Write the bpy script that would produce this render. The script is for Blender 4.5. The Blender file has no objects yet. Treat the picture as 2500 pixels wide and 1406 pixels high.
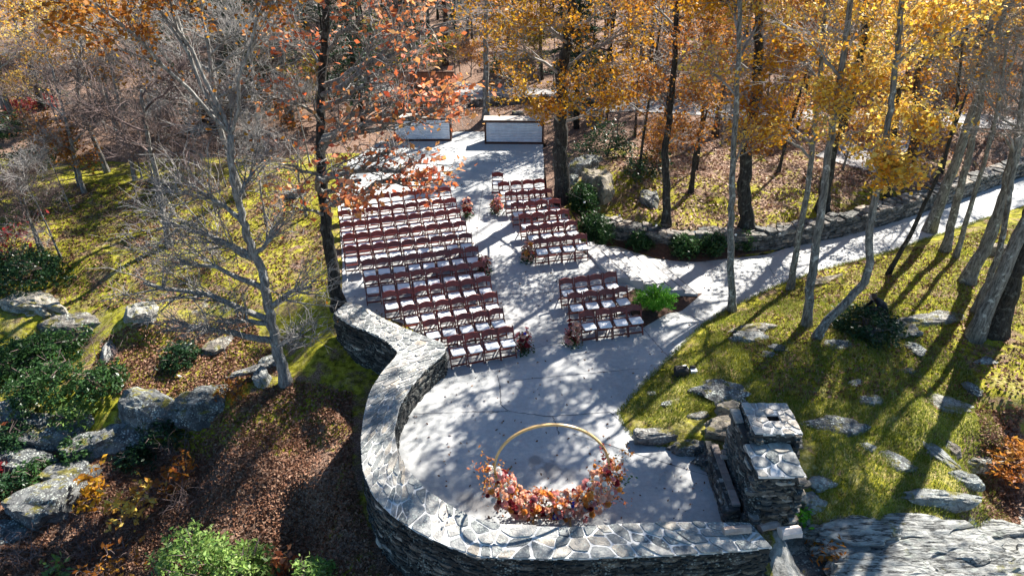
import bpy, bmesh, math, random
import numpy as np
from mathutils import Vector, Matrix, noise as mnoise
R = random.Random(7)
NR = np.random.RandomState(7)
sc = bpy.context.scene
COL = sc.collection
# ------------------------------------------------------------------ camera, sky, sun, exposure
CAMH, PITCH, FPX = 12.0, math.radians(30), 1667.0
cam = bpy.data.cameras.new('camera'); camo = bpy.data.objects.new('camera', cam); COL.objects.link(camo)
camo.location = (0, 0, CAMH); camo.rotation_euler = (math.radians(60), 0, 0)
cam.sensor_width = 36; cam.lens = 36 * FPX / 2500; cam.clip_start = .1; cam.clip_end = 2000
sc.camera = camo
SUNV = Vector((.637, .77, math.tan(math.radians(42)))).normalized()
w = bpy.data.worlds.new('World'); sc.world = w; w.use_nodes = True
nt = w.node_tree; bg = nt.nodes['Background']
sky = nt.nodes.new('ShaderNodeTexSky'); sky.sky_type = 'NISHITA'; sky.sun_disc = False
sky.sun_elevation = math.radians(42); sky.sun_rotation = math.atan2(SUNV.x, SUNV.y)
sky.altitude = 1200
mul = nt.nodes.new('ShaderNodeMix'); mul.data_type = 'RGBA'; mul.blend_type = 'MULTIPLY'; mul.inputs[0].default_value = 1
mul.inputs[7].default_value = (.68, .98, 1.12, 1); nt.links.new(sky.outputs[0], mul.inputs[6]); nt.links.new(mul.outputs[2], bg.inputs[0]); bg.inputs[1].default_value = .052
sun = bpy.data.lights.new('sun', 'SUN'); sun.energy = 5.0; sun.angle = math.radians(.53); sun.color = (1, .95, .87)
suno = bpy.data.objects.new('sun', sun); COL.objects.link(suno)
suno.rotation_euler = (-SUNV).to_track_quat('-Z', 'Y').to_euler()
sc.view_settings.view_transform = 'Standard'; sc.view_settings.look = 'None'
sc.view_settings.gamma = 1; sc.view_settings.use_curve_mapping = False
sc.view_settings.exposure = 1.82
sc.cycles.max_bounces = 6; sc.cycles.diffuse_bounces = 3; sc.cycles.transparent_max_bounces = 6
SP, CP = math.sin(PITCH), math.cos(PITCH)
# ------------------------------------------------------------------ coordinates
def ray(px, py):
    u = (px - 1250) / FPX; v = (py - 703) / FPX
    return Vector((u, CP - v * SP, -(SP + v * CP)))
def PZ(px, py, z):
    d = ray(px, py); t = (z - CAMH) / d.z
    return Vector((d.x * t, d.y * t, z))
def PY(px, py, Y):
    d = ray(px, py); t = Y / d.y
    return Vector((d.x * t, Y, CAMH + d.z * t))
def proj(p):
    x, y, z = p[0], p[1], p[2] - CAMH
    c = y * CP - z * SP; b = y * SP + z * CP
    if c < .1: return (-9999, -9999)
    return (1250 + FPX * x / c, 703 - FPX * b / c)
def sst(a, b, x):
    t = min(1, max(0, (x - a) / (b - a))); return t * t * (3 - 2 * t)
def hp(y): return .75 * sst(16.3, 27, y)
NQ = (.852, .523); AQ = (2.72, 22.75)      # line of the top nosing: the slab drops to the path level beyond it
def hc(x, y):
    q = (x - AQ[0]) * NQ[0] + min(0, y - AQ[1]) * NQ[1]; wd = .75 + 2.2 * (1 - sst(17.5, 20, y))
    s = sst(-.05, wd, q + .3 * (1 - sst(17.5, 20, y))); return hp(y) * (1 - s) + (-.26 * sst(16, 20, y)) * s
def onc(px, py):
    z = 0
    for _ in range(8):
        p = PZ(px, py, z); z = hc(p.x, p.y)
    return PZ(px, py, z)
def resample(pts, n):
    pts = [Vector(p) for p in pts]; L = [0]
    for a, b in zip(pts, pts[1:]): L.append(L[-1] + (b - a).length)
    out = []
    for i in range(n):
        s = L[-1] * i / (n - 1); k = 0
        while k < len(L) - 2 and L[k + 1] < s: k += 1
        t = (s - L[k]) / max(1e-9, L[k + 1] - L[k]); out.append(pts[k].lerp(pts[k + 1], t))
    return out
def smooth(pts, n=3, it=2):
    pts = [Vector(p) for p in pts]
    for _ in range(it):
        o = [pts[0]]
        for a, b in zip(pts, pts[1:]):
            o.append(a.lerp(b, .25)); o.append(a.lerp(b, .75))
        o.append(pts[-1]); pts = o
    return pts
WT = .78
outer_px = [(815, 765), (850, 790), (900, 810), (940, 830), (972, 860), (965, 872), (935, 905), (905, 950), (888, 1010), (880, 1080), (885, 1150), (910, 1210), (960, 1260), (1020, 1300), (1100, 1335), (1170, 1357), (1250, 1363), (1400, 1363), (1600, 1357), (1750, 1350), (1885, 1335)]
inner_px = [(845, 740), (880, 745), (935, 778), (985, 800), (1040, 822), (1085, 838), (1088, 860), (1040, 900), (1005, 940), (975, 990), (962, 1050), (970, 1100), (990, 1140), (1040, 1195), (1100, 1235), (1180, 1275), (1300, 1284), (1400, 1287), (1500, 1279), (1650, 1273), (1830, 1276)]
wo = [PZ(x, y, WT) for x, y in outer_px]; wi = [PZ(x, y, WT) for x, y in inner_px]
concrete_px = [(835, 735), (985, 790), (1087, 850), (1088, 862), (1040, 905), (1000, 960), (972, 1010), (955, 1070), (965, 1130), (1000, 1190), (1060, 1250), (1150, 1310), (1300, 1330), (1500, 1330), (1700, 1325), (1800, 1320),
    (1792, 1272), (1780, 1200), (1750, 1140), (1700, 1108), (1620, 1090), (1560, 1072), (1530, 1045), (1512, 1008), (1560, 950), (1620, 890), (1700, 810), (1757, 766), (1900, 697), (2000, 662), (2150, 622), (2300, 572), (2420, 530), (2600, 465), (2600, 395),
    (2520, 415), (2420, 452), (2350, 478), (2260, 508), (2160, 541), (2060, 568), (1950, 596), (1870, 622), (1700, 640), (1602, 632), (1500, 600), (1447, 588), (1410, 560), (1330, 480), (1326, 352), (1250, 338), (1180, 322), (1110, 322), (1090, 335), (930, 345), (850, 395), (822, 470), (830, 560), (836, 640)]
CPOLY = [onc(x, y) for x, y in concrete_px]
m2_px = [(1520, 722), (1565, 712), (1600, 742), (1640, 722), (1715, 716), (1640, 762), (1570, 800), (1552, 792)]
M2 = [onc(x, y) for x, y in m2_px]
CP2 = np.array([(p.x, p.y) for p in CPOLY])
def poly_dist(xs, ys, poly):
    """signed-ish: (inside mask, distance to the boundary)"""
    ins = np.zeros(xs.shape, bool); dist = np.full(xs.shape, 1e9)
    n = len(poly)
    for i in range(n):
        ax, ay = poly[i]; bx, by = poly[(i + 1) % n]
        cond = ((ay > ys) != (by > ys)) & (xs < (bx - ax) * (ys - ay) / ((by - ay) or 1e-9) + ax)
        ins ^= cond
        dx, dy = bx - ax, by - ay; t = np.clip(((xs - ax) * dx + (ys - ay) * dy) / (dx * dx + dy * dy + 1e-12), 0, 1)
        dist = np.minimum(dist, np.hypot(xs - ax - t * dx, ys - ay - t * dy))
    return ins, dist
CTRL = [(1600, 860, .02), (1530, 1020, .15), (1720, 790, .05), (1900, 720, 0), (2150, 640, -.1), (2500, 520, -.1), (1700, 1000, .35), (1640, 1060, .32), (1750, 1080, .4), (1850, 900, .35),
    (2000, 850, .4), (2100, 760, .35), (2300, 700, .4), (2490, 800, .4), (2200, 1000, .35), (2300, 1150, .05), (2100, 1200, .2), (2000, 1250, .2), (2460, 1230, -1.2), (2490, 1110, -.9), (2420, 1050, -.2), (2200, 1350, -.5), (1950, 1390, -1.1), (1900, 1290, .3), (2450, 1390, -1.2), (2000, 1100, .4), (2480, 950, .1),
    (1490, 535, .3), (1560, 600, .25), (1700, 625, -.1), (1850, 610, -.15), (1570, 530, .75), (1700, 560, .6), (1840, 545, .6), (2010, 500, .6), (2200, 460, .6), (2400, 400, .6), (1700, 450, 1.0), (1440, 440, 1.4), (1500, 400, 1.6), (2200, 400, .8), (1600, 300, 1.3), (2300, 300, 1.2), (2000, 300, 1.2), (1350, 420, .8), (1900, 400, .9),
    (830, 830, -.3), (880, 900, -.6), (850, 1000, -.9), (840, 1150, -.8), (900, 1290, -.9), (990, 1390, -1.0), (1300, 1500, -1.2), (1700, 1500, -1.2), (700, 1100, -1.6), (700, 1350, -2.2), (400, 1200, -2.7), (300, 1380, -3.1), (100, 1150, -2.5), (650, 900, -.9), (450, 900, -1.2), (300, 880, -1.2), (100, 900, -1.7), (60, 740, -.7), (350, 770, -.4),
    (600, 650, .0), (300, 600, .0), (100, 560, .1), (780, 600, .2), (800, 700, .0), (800, 480, .6), (500, 400, .6), (200, 300, .8), (60, 450, .4), (810, 400, .8), (900, 300, 1), (1240, 270, 1.2), (1100, 250, 1.1), (700, 250, 1.1), (1500, 200, 1.5), (2000, 180, 1.5), (700, 180, 1.5), (1200, 150, 1.6), (150, 200, 1.0), (-200, 700, -.5), (-200, 1200, -2.8), (-200, 400, .5), (2700, 700, .4), (2700, 1200, -1.5), (2700, 350, .6)]
CT = np.array([tuple(PZ(*c)) for c in CTRL])
def ground_np(xs, ys):
    xs = np.asarray(xs, float); ys = np.asarray(ys, float); sh = xs.shape; X = xs.ravel(); Y = ys.ravel()
    num = np.zeros_like(X); den = np.zeros_like(X)
    for cx, cy, cz in CT:
        d2 = (X - cx) ** 2 + (Y - cy) ** 2; wgt = 1 / (d2 + .15) ** 1.7; num += wgt * cz; den += wgt
    g = num / den
    far = np.clip((Y - 45) / 60, 0, 4); g = g + far * 1.5
    ins, dist = poly_dist(X, Y, CP2)
    t0 = np.clip((Y - 17.5) / 2.5, 0, 1); t0 = t0 * t0 * (3 - 2 * t0); q = (X - AQ[0]) * NQ[0] + np.minimum(0, Y - AQ[1]) * NQ[1]; s = np.clip((q + .3 * (1 - t0) + .05) / (.8 + 2.2 * (1 - t0)), 0, 1); s = s * s * (3 - 2 * s)
    t1 = np.clip((Y - 16.3) / 10.7, 0, 1); t1 = t1 * t1 * (3 - 2 * t1); t2 = np.clip((Y - 16) / 4, 0, 1); t2 = t2 * t2 * (3 - 2 * t2)
    H = .75 * t1 * (1 - s) - .26 * t2 * s
    wallside = (X < 5.6) & (Y < 10.6) | (X < 1) & (Y < 16.9) & ~((X > -6.5) & (Y > 17.3))
    ledge = (X > 2.6) & (Y < 13.7)
    bl = np.where(ledge, .25, 1.6)
    k = np.clip(dist / bl, 0, 1); k = k * k * (3 - 2 * k)
    out = np.where(wallside, g, (H + .015) * (1 - k) + g * k)
    out = np.where(ins, H - .06, out)
    return out.reshape(sh)
def ground(x, y): return float(ground_np(np.array([x]), np.array([y]))[0])
def G(px, py):
    z = 0.3
    for _ in range(10):
        p = PZ(px, py, z); z = z * .35 + .65 * ground(p.x, p.y)
    return PZ(px, py, z)
# ------------------------------------------------------------------ mesh + object helpers
def mesh(name, v, f, mats, smoothed=False, midx=None):
    me = bpy.data.meshes.new(name); me.from_pydata([tuple(p) for p in v], [], f)
    for m in (mats if isinstance(mats, (list, tuple)) else [mats]): me.materials.append(m)
    if midx is not None: me.polygons.foreach_set('material_index', midx)
    if smoothed: me.polygons.foreach_set('use_smooth', [True] * len(me.polygons))
    me.update(); return me
def link(name, me, parent=None, loc=None, rot=None, kind=None):
    o = bpy.data.objects.new(name, me); COL.objects.link(o)
    if parent: o.parent = parent
    if loc is not None: o.location = loc
    if rot is not None: o.rotation_euler = rot
    if kind: o['kind'] = kind
    return o
def tag(o, label, cat, group=None, kind=None):
    o['label'] = label; o['category'] = cat
    if group: o['group'] = group
    if kind: o['kind'] = kind
    return o
def empty(name, loc, label, cat, group=None, rz=0):
    o = bpy.data.objects.new(name, None); COL.objects.link(o); o.location = loc; o.rotation_euler = (0, 0, rz)
    return tag(o, label, cat, group)
class MB:
    def __init__(s): s.v = []; s.f = []; s.mi = []
    def add(s, v, f, mi=0):
        b = len(s.v); s.v += [tuple(p) for p in v]; s.f += [tuple(i + b for i in q) for q in f]; s.mi += [mi] * len(f)
    def box(s, a, b, jit=0, mi=0):
        x0, y0, z0 = a; x1, y1, z1 = b
        v = [(x, y, z) for z in (z0, z1) for y in (y0, y1) for x in (x0, x1)]
        if jit: v = [tuple(c + R.uniform(-jit, jit) for c in p) for p in v]
        s.add(v, [(0, 2, 3, 1), (4, 5, 7, 6), (0, 1, 5, 4), (2, 6, 7, 3), (0, 4, 6, 2), (1, 3, 7, 5)], mi)
    def bar(s, a, b, w, h, up=Vector((0, 0, 1)), mi=0):
        a, b = Vector(a), Vector(b); d = (b - a).normalized(); x = d.cross(up)
        if x.length < 1e-3: x = d.cross(Vector((0, 1, 0)))
        x.normalize(); y = x.cross(d).normalized()
        v = [c + x * sx * w / 2 + y * sy * h / 2 for c in (a, b) for sy in (-1, 1) for sx in (-1, 1)]
        s.add(v, [(0, 1, 3, 2), (4, 6, 7, 5), (0, 4, 5, 1), (2, 3, 7, 6), (0, 2, 6, 4), (1, 5, 7, 3)], mi)
    def tube(s, pts, rad, n=6, cap=True, mi=0):
        pts = [Vector(p) for p in pts]; b = len(s.v); N = len(pts)
        if N < 2: return
        ref = Vector((.13, .31, .94)) if abs((pts[-1] - pts[0]).normalized().z) < .8 else Vector((1, .1, 0))
        for i, p in enumerate(pts):
            d = (pts[min(N - 1, i + 1)] - pts[max(0, i - 1)])
            if d.length < 1e-9: d = Vector((0, 0, 1))
            d.normalize(); x = ref.cross(d)
            if x.length < 1e-4: x = Vector((1, 0, 0)).cross(d)
            x.normalize(); y = d.cross(x); r = rad[i] if hasattr(rad, '__len__') else rad
            for k in range(n):
                a = 2 * math.pi * k / n; q = p + x * (r * math.cos(a)) + y * (r * math.sin(a)); s.v.append((q.x, q.y, q.z))
        for i in range(N - 1):
            for k in range(n):
                k2 = (k + 1) % n; s.f.append((b + i * n + k, b + i * n + k2, b + (i + 1) * n + k2, b + (i + 1) * n + k)); s.mi.append(mi)
        if cap and n > 3:
            s.f.append(tuple(b + k for k in range(n))[::-1]); s.f.append(tuple(b + (N - 1) * n + k for k in range(n))); s.mi += [mi, mi]
    def build(s, name, mats, parent=None, smoothed=False, loc=None, rot=None, kind=None):
        return link(name, mesh(name, s.v, s.f, mats, smoothed, s.mi), parent, loc, rot, kind)
    def me(s, name, mats, smoothed=False): return mesh(name, s.v, s.f, mats, smoothed, s.mi)
def copy_tree(o, loc=None, rz=None, parent=None):
    c = o.copy(); COL.objects.link(c); c.parent = parent
    if loc is not None: c.location = loc
    if rz is not None: c.rotation_euler = (0, 0, rz)
    for ch in list(o.children): copy_tree(ch, parent=c)
    return c
# ------------------------------------------------------------------ materials
def newmat(name):
    m = bpy.data.materials.new(name); m.use_nodes = True; n = m.node_tree
    return m, n, n.nodes['Principled BSDF']
def nd(n, t, **kw):
    x = n.nodes.new(t)
    for k, v in kw.items():
        if k in x.inputs: x.inputs[k].default_value = v
        else: setattr(x, k, v)
    return x
def ramp(n, src, stops):
    r = n.nodes.new('ShaderNodeValToRGB'); e = r.color_ramp.elements
    while len(e) < len(stops): e.new(.5)
    for i, (p, c) in enumerate(stops): e[i].position = p; e[i].color = (c[0], c[1], c[2], 1) if hasattr(c, '__len__') else (c, c, c, 1)
    n.links.new(src, r.inputs[0]); return r
def mixc(n, fac, a, b, bt='MIX'):
    m = n.nodes.new('ShaderNodeMix'); m.data_type = 'RGBA'; m.blend_type = bt
    for s, v in ((m.inputs[0], fac), (m.inputs[6], a), (m.inputs[7], b)):
        if hasattr(v, 'is_output'): n.links.new(v, s)
        elif hasattr(v, '__len__'): s.default_value = (v[0], v[1], v[2], 1)
        else: s.default_value = v
    return m.outputs[2]
def coords(n, world=True):
    if world: return n.nodes.new('ShaderNodeNewGeometry').outputs['Position']
    return n.nodes.new('ShaderNodeTexCoord').outputs['Object']
def noi(n, co, scale, detail=4, rough=.6, dist=0):
    x = n.nodes.new('ShaderNodeTexNoise'); x.inputs['Scale'].default_value = scale; x.inputs['Detail'].default_value = detail
    x.inputs['Roughness'].default_value = rough; x.inputs['Distortion'].default_value = dist
    if co is not None: n.links.new(co, x.inputs['Vector'])
    return x.outputs[0]
def bump(n, b, h, strength=.5, dist=.02):
    x = n.nodes.new('ShaderNodeBump'); x.inputs['Strength'].default_value = strength; x.inputs['Distance'].default_value = dist
    n.links.new(h, x.inputs['Height']); n.links.new(x.outputs[0], b.inputs['Normal']); return x
def simple(name, c1, c2=None, scale=8, rough=.8, bstr=.3, spec=.3, world=False, rnd=0):
    m, n, b = newmat(name); b.inputs['Roughness'].default_value = rough; b.inputs['Specular IOR Level'].default_value = spec
    co = coords(n, world); f = noi(n, co, scale, 5)
    col = ramp(n, f, [(.3, c1), (.7, c2 or c1)]).outputs[0]
    if rnd:
        oi = n.nodes.new('ShaderNodeObjectInfo'); hs = n.nodes.new('ShaderNodeHueSaturation'); mr = nd(n, 'ShaderNodeMapRange'); n.links.new(oi.outputs['Random'], mr.inputs[0])
        mr.inputs[3].default_value = 1 - rnd; mr.inputs[4].default_value = 1 + rnd; n.links.new(mr.outputs[0], hs.inputs['Value']); n.links.new(col, hs.inputs['Color']); col = hs.outputs[0]
    n.links.new(col, b.inputs['Base Color'])
    if bstr: bump(n, b, noi(n, co, scale * 4, 6), bstr)
    return m
def leafmat(name, cols, trans=.45, rough=.55):
    m, n, b = newmat(name); g = n.nodes.new('ShaderNodeNewGeometry')
    st = [(i / len(cols), c) for i, c in enumerate(cols)]
    r = ramp(n, g.outputs['Random Per Island'], st); r.color_ramp.interpolation = 'CONSTANT'
    big = noi(n, g.outputs['Position'], .9, 2); col = mixc(n, .45, r.outputs[0], ramp(n, big, [(.3, cols[0]), (.7, cols[-1])]).outputs[0])
    n.links.new(col, b.inputs['Base Color']); b.inputs['Roughness'].default_value = rough; b.inputs['Specular IOR Level'].default_value = .25
    tr = n.nodes.new('ShaderNodeBsdfTranslucent'); n.links.new(col, tr.inputs[0])
    mx = n.nodes.new('ShaderNodeMixShader'); mx.inputs[0].default_value = trans; out = n.nodes['Material Output']
    n.links.new(b.outputs[0], mx.inputs[1]); n.links.new(tr.outputs[0], mx.inputs[2]); n.links.new(mx.outputs[0], out.inputs[0]); return m
def stonemat(name, base, dark, light, lichen=.5, rnd=.35, scale=3, world=True, streak=False):
    """layered slate / gneiss with pale lichen spots"""
    m, n, b = newmat(name); co = coords(n, world); b.inputs['Roughness'].default_value = .85; b.inputs['Specular IOR Level'].default_value = .25
    big = noi(n, co, scale, 6, .65, .6); c = ramp(n, big, [(.25, dark), (.5, base), (.78, light)]).outputs[0]
    if rnd:
        oi = n.nodes.new('ShaderNodeObjectInfo'); hs = n.nodes.new('ShaderNodeHueSaturation'); mr = nd(n, 'ShaderNodeMapRange'); n.links.new(oi.outputs['Random'], mr.inputs[0])
        mr.inputs[3].default_value = 1 - rnd; mr.inputs[4].default_value = 1 + rnd; n.links.new(mr.outputs[0], hs.inputs['Value']); n.links.new(c, hs.inputs['Color']); c = hs.outputs[0]
        warm = ramp(n, oi.outputs['Random'], [(.0, (.93, .98, 1.0)), (.6, (1, 1, 1)), (.85, (1.2, 1.03, .85)), (.9, (2.2, 2.1, 2.0) if streak else (1.1, 1.05, 1))]).outputs[0]; c = mixc(n, 1, c, warm, 'MULTIPLY')
    vor = n.nodes.new('ShaderNodeTexVoronoi'); vor.inputs['Scale'].default_value = 16; n.links.new(co, vor.inputs['Vector'])
    sp = ramp(n, vor.outputs['Distance'], [(.0, 1), (.32, 1), (.42, 0)]).outputs[0]
    gate = ramp(n, noi(n, co, 2.2, 4, .7), [(.5 - .12 * lichen + .04, 0), (.62, lichen)]).outputs[0]
    fac = mixc(n, 1, sp, gate, 'MULTIPLY'); c = mixc(n, fac, c, (.52, .56, .5))
    if name.startswith('rock'):
        g2 = n.nodes.new('ShaderNodeNewGeometry'); sz_ = n.nodes.new('ShaderNodeSeparateXYZ'); n.links.new(g2.outputs['True Normal'], sz_.inputs[0])
        mm = ramp(n, noi(n, co, 2.1, 6, .7), [(.53, 0), (.6, .9)]).outputs[0]; upf = ramp(n, sz_.outputs[2], [(.35, 0), (.8, 1)]).outputs[0]
        c = mixc(n, mixc(n, 1, mm, upf, 'MULTIPLY'), c, (.16, .14, .02))
        cr = ramp(n, noi(n, co, 1.6, 8, .7), [(.475, 0), (.498, .85), (.51, 0)]).outputs[0]; c = mixc(n, cr, c, (.02, .02, .018))
    n.links.new(c, b.inputs['Base Color']); bump(n, b, noi(n, co, 9, 9, .75, .6), 1, .07); return m
M = {}
def build_mats():
    M['bark_grey'] = barkmat('bark_grey', (.06, .056, .052), (.25, .24, .22), (.58, .59, .55), .75)
    M['bark_pale'] = barkmat('bark_pale', (.1, .095, .088), (.32, .31, .29), (.6, .61, .57))
    M['bark_dark'] = barkmat('bark_dark', (.012, .011, .01), (.055, .05, .045), (.3, .3, .27), .35)
    M['bark_brown'] = barkmat('bark_brown', (.03, .02, .014), (.12, .08, .06), (.25, .2, .16), .3)
    M['twig'] = simple('twig', (.12, .105, .095), (.36, .34, .32), 3, .8, 0, world=True)
    M['twig_brown'] = simple('twig_brown', (.05, .034, .03), (.22, .155, .14), 2, .8, 0, world=True)
    M['leaf_gold'] = leafmat('leaf_gold', [(.36, .11, .008), (.6, .25, .01), (.66, .34, .02), (.34, .09, .01), (.62, .4, .03)])
    M['leaf_yellow'] = leafmat('leaf_yellow', [(.55, .22, .01), (.8, .5, .02), (.85, .62, .08), (.5, .16, .012), (.85, .7, .2)])
    M['leaf_rust'] = leafmat('leaf_rust', [(.26, .07, .015), (.45, .14, .02), (.55, .22, .03), (.2, .05, .015), (.5, .27, .04)])
    M['leaf_red'] = leafmat('leaf_red', [(.5, .08, .03), (.66, .18, .06), (.72, .32, .2), (.45, .06, .03), (.65, .36, .12)])
    M['leaf_crimson'] = leafmat('leaf_crimson', [(.3, .02, .03), (.45, .05, .05), (.2, .02, .02)])
    M['leaf_olive'] = leafmat('leaf_olive', [(.2, .2, .02), (.45, .36, .04), (.35, .3, .03), (.5, .3, .03)])
    M['leaf_green'] = leafmat('leaf_green', [(.03, .075, .02), (.05, .11, .03), (.07, .15, .04), (.025, .06, .02)], .3, .35)
    M['leaf_dark'] = leafmat('leaf_dark', [(.012, .035, .014), (.02, .055, .022), (.03, .07, .025)], .25, .35)
    M['leaf_light'] = leafmat('leaf_light', [(.16, .26, .05), (.25, .36, .08), (.36, .44, .16), (.1, .2, .05)], .35, .35)
    M['leaf_fern'] = leafmat('leaf_fern', [(.08, .24, .015), (.12, .34, .02), (.16, .42, .03)], .4, .5)
    M['needle'] = leafmat('needle', [(.01, .03, .014), (.018, .045, .018), (.03, .07, .03)], .2, .6)
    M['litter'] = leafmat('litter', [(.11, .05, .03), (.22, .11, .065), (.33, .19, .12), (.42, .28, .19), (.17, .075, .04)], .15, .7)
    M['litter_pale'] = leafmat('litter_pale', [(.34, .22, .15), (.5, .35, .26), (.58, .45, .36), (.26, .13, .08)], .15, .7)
    M['grass'] = leafmat('grass', [(.14, .18, .02), (.27, .28, .04), (.42, .39, .12), (.52, .47, .24), (.22, .26, .03)], .35, .7)
    M['wood_chair'] = simple('wood_chair', (.12, .015, .007), (.21, .03, .013), 5, .38, .1, .5, rnd=.2)
    M['cushion'] = simple('cushion', (.8, .8, .79), (.86, .86, .85), 9, .6, 0, rnd=.05)
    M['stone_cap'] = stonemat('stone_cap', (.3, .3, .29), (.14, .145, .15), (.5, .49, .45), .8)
    M['stone_cap_sunlit'] = stonemat('stone_cap_sunlit', (.44, .43, .41), (.25, .25, .24), (.58, .56, .52), .5, .25)  # lighter cap stone: sunlight on the chimney top put into the colour
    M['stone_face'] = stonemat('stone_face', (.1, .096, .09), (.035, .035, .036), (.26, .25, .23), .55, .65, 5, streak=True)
    M['stone_wall_dry'] = stonemat('stone_wall_dry', (.15, .14, .128), (.05, .046, .042), (.42, .4, .37), .4, .55, 4)
    M['rock'] = stonemat('rock', (.13, .13, .128), (.035, .035, .038), (.34, .34, .32), 1, .15, 2.4)
    M['rock_pale'] = stonemat('rock_pale', (.25, .25, .235), (.09, .09, .085), (.46, .46, .42), .9, .1, 2.6)
    M['rock_brown'] = stonemat('rock_brown', (.26, .22, .17), (.14, .12, .1), (.36, .32, .26), .3, .1, 1.4)
    M['bedrock'] = bedrockmat()
    M['mortar'] = simple('mortar', (.5, .49, .47), (.74, .73, .7), 4, .9, .8, world=True)
    M['mortar_dark'] = simple('mortar_dark', (.03, .03, .03), (.06, .058, .055), 5, .95, .5, world=True)
    M['black'] = simple('black', (.004, .004, .004), None, 5, .9, 0)
    M['concrete'] = concretemat()
    M['step_stone'] = simple('step_stone', (.42, .415, .4), (.5, .49, .475), 3, .85, .2, world=True, rnd=.12)
    M['nosing'] = simple('nosing', (.2, .195, .19), (.28, .27, .26), 4, .9, .2, world=True)
    M['ground'] = groundmat()
    M['gravel'] = simple('gravel', (.16, .15, .145), (.36, .34, .33), 3, .95, .6, world=True)
    M['mulch'] = simple('mulch', (.035, .018, .012), (.11, .06, .04), 9, .95, 1, world=True)
    M['gold_hoop'] = simple('gold_hoop', (.5, .32, .13), (.58, .39, .17), 3, .35, 0, .6)
    M['corrugated'] = metalmat()
    M['frame_wood'] = simple('frame_wood', (.05, .02, .014), (.085, .034, .022), 6, .6, .3)
    M['counter_wood'] = simple('counter_wood', (.34, .29, .25), (.45, .4, .35), 4, .8, .3)
    M['counter_orange'] = simple('counter_orange', (.42, .17, .05), (.52, .24, .08), 4, .5, .2)
    M['rust_board'] = simple('rust_board', (.16, .06, .035), (.34, .15, .085), 1.6, .75, .4, rnd=.2)
    M['firewood'] = simple('firewood', (.24, .18, .15), (.42, .34, .29), 7, .9, .6, rnd=.15)
    M['firewood_pale'] = simple('firewood_pale', (.48, .4, .36), (.62, .54, .49), 7, .9, .6)
    M['brick'] = simple('brick', (.2, .16, .14), (.3, .25, .22), 9, .9, .5, rnd=.25)
    M['petal_peach'] = leafmat('petal_peach', [(.82, .42, .28), (.88, .58, .43)], .4, .6)
    M['petal_pink'] = leafmat('petal_pink', [(.78, .28, .26), (.85, .45, .42)], .4, .6)
    M['petal_white'] = leafmat('petal_white', [(.72, .7, .64), (.8, .79, .75)], .4, .6)
    M['petal_orange'] = leafmat('petal_orange', [(.75, .27, .06), (.82, .4, .1)], .4, .6)
    M['petal_burgundy'] = leafmat('petal_burgundy', [(.16, .012, .02), (.26, .03, .04)], .4, .6)
    M['petal_blue'] = leafmat('petal_blue', [(.06, .07, .45), (.12, .12, .6)], .4, .6)
    M['cloth_black'] = simple('cloth_black', (.006, .007, .011), (.012, .014, .02), 12, .8, .4)
    M['hair'] = simple('hair', (.03, .015, .01), (.07, .035, .02), 30, .5, .5)
    M['skin'] = simple('skin', (.5, .3, .22), (.55, .34, .26), 10, .5, 0)
    M['bag'] = simple('bag', (.02, .018, .016), (.05, .045, .04), 8, .7, .2)
    M['white_plastic'] = simple('white_plastic', (.72, .73, .75), None, 8, .4, 0)
    M['bulb'] = simple('bulb', (.75, .72, .68), None, 8, .15, 0, .8)
    M['wire'] = simple('wire', (.02, .02, .02), None, 8, .5, 0)
    M['crack'] = simple('crack', (.09, .095, .1), (.17, .17, .18), 8, .9, 0, world=True)
def barkmat(name, dark, mid, light, lich=.6):
    m, n, b = newmat(name); co = coords(n, True); b.inputs['Roughness'].default_value = .9; b.inputs['Specular IOR Level'].default_value = .2
    mp = n.nodes.new('ShaderNodeMapping'); mp.inputs['Scale'].default_value = (9, 9, 1.6); n.links.new(co, mp.inputs['Vector'])
    fur = noi(n, mp.outputs[0], 2.2, 6, .65); c = ramp(n, fur, [(.36, dark), (.62, mid)]).outputs[0]
    pat = ramp(n, noi(n, co, 5, 5, .7, .5), [(.55, 0), (.66, lich)]).outputs[0]
    c = mixc(n, pat, c, light); n.links.new(c, b.inputs['Base Color']); bump(n, b, fur, 1, .06); return m
def bedrockmat():
    m, n, b = newmat('bedrock'); co = coords(n, True); b.inputs['Roughness'].default_value = .85
    mp = n.nodes.new('ShaderNodeMapping'); mp.inputs['Scale'].default_value = (1.3, 3.4, 9); mp.inputs['Rotation'].default_value = (.1, .05, -.12); n.links.new(co, mp.inputs['Vector'])
    f = noi(n, mp.outputs[0], 1.9, 10, .72, .25); c = ramp(n, f, [(.28, (.06, .062, .06)), (.45, (.23, .23, .215)), (.58, (.4, .4, .37)), (.75, (.5, .49, .44))]).outputs[0]
    g = ramp(n, noi(n, co, 3, 5, .7), [(.55, 0), (.7, .6)]).outputs[0]; c = mixc(n, g, c, (.44, .5, .42))
    mp2 = n.nodes.new('ShaderNodeMapping'); mp2.inputs['Scale'].default_value = (.5, 3.2, 3.2); mp2.inputs['Rotation'].default_value = (0, 0, -.1); n.links.new(co, mp2.inputs['Vector'])
    ck = ramp(n, noi(n, mp2.outputs[0], 1.3, 7, .6), [(.47, 0), (.495, 1), (.505, 1), (.53, 0)]).outputs[0]; c = mixc(n, ck, c, (.03, .03, .028))
    ms = ramp(n, noi(n, co, 1.1, 6, .7), [(.6, 0), (.66, .85)]).outputs[0]; c = mixc(n, ms, c, (.15, .14, .03))
    n.links.new(c, b.inputs['Base Color']); bump(n, b, f, 1, .12); return m
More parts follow.
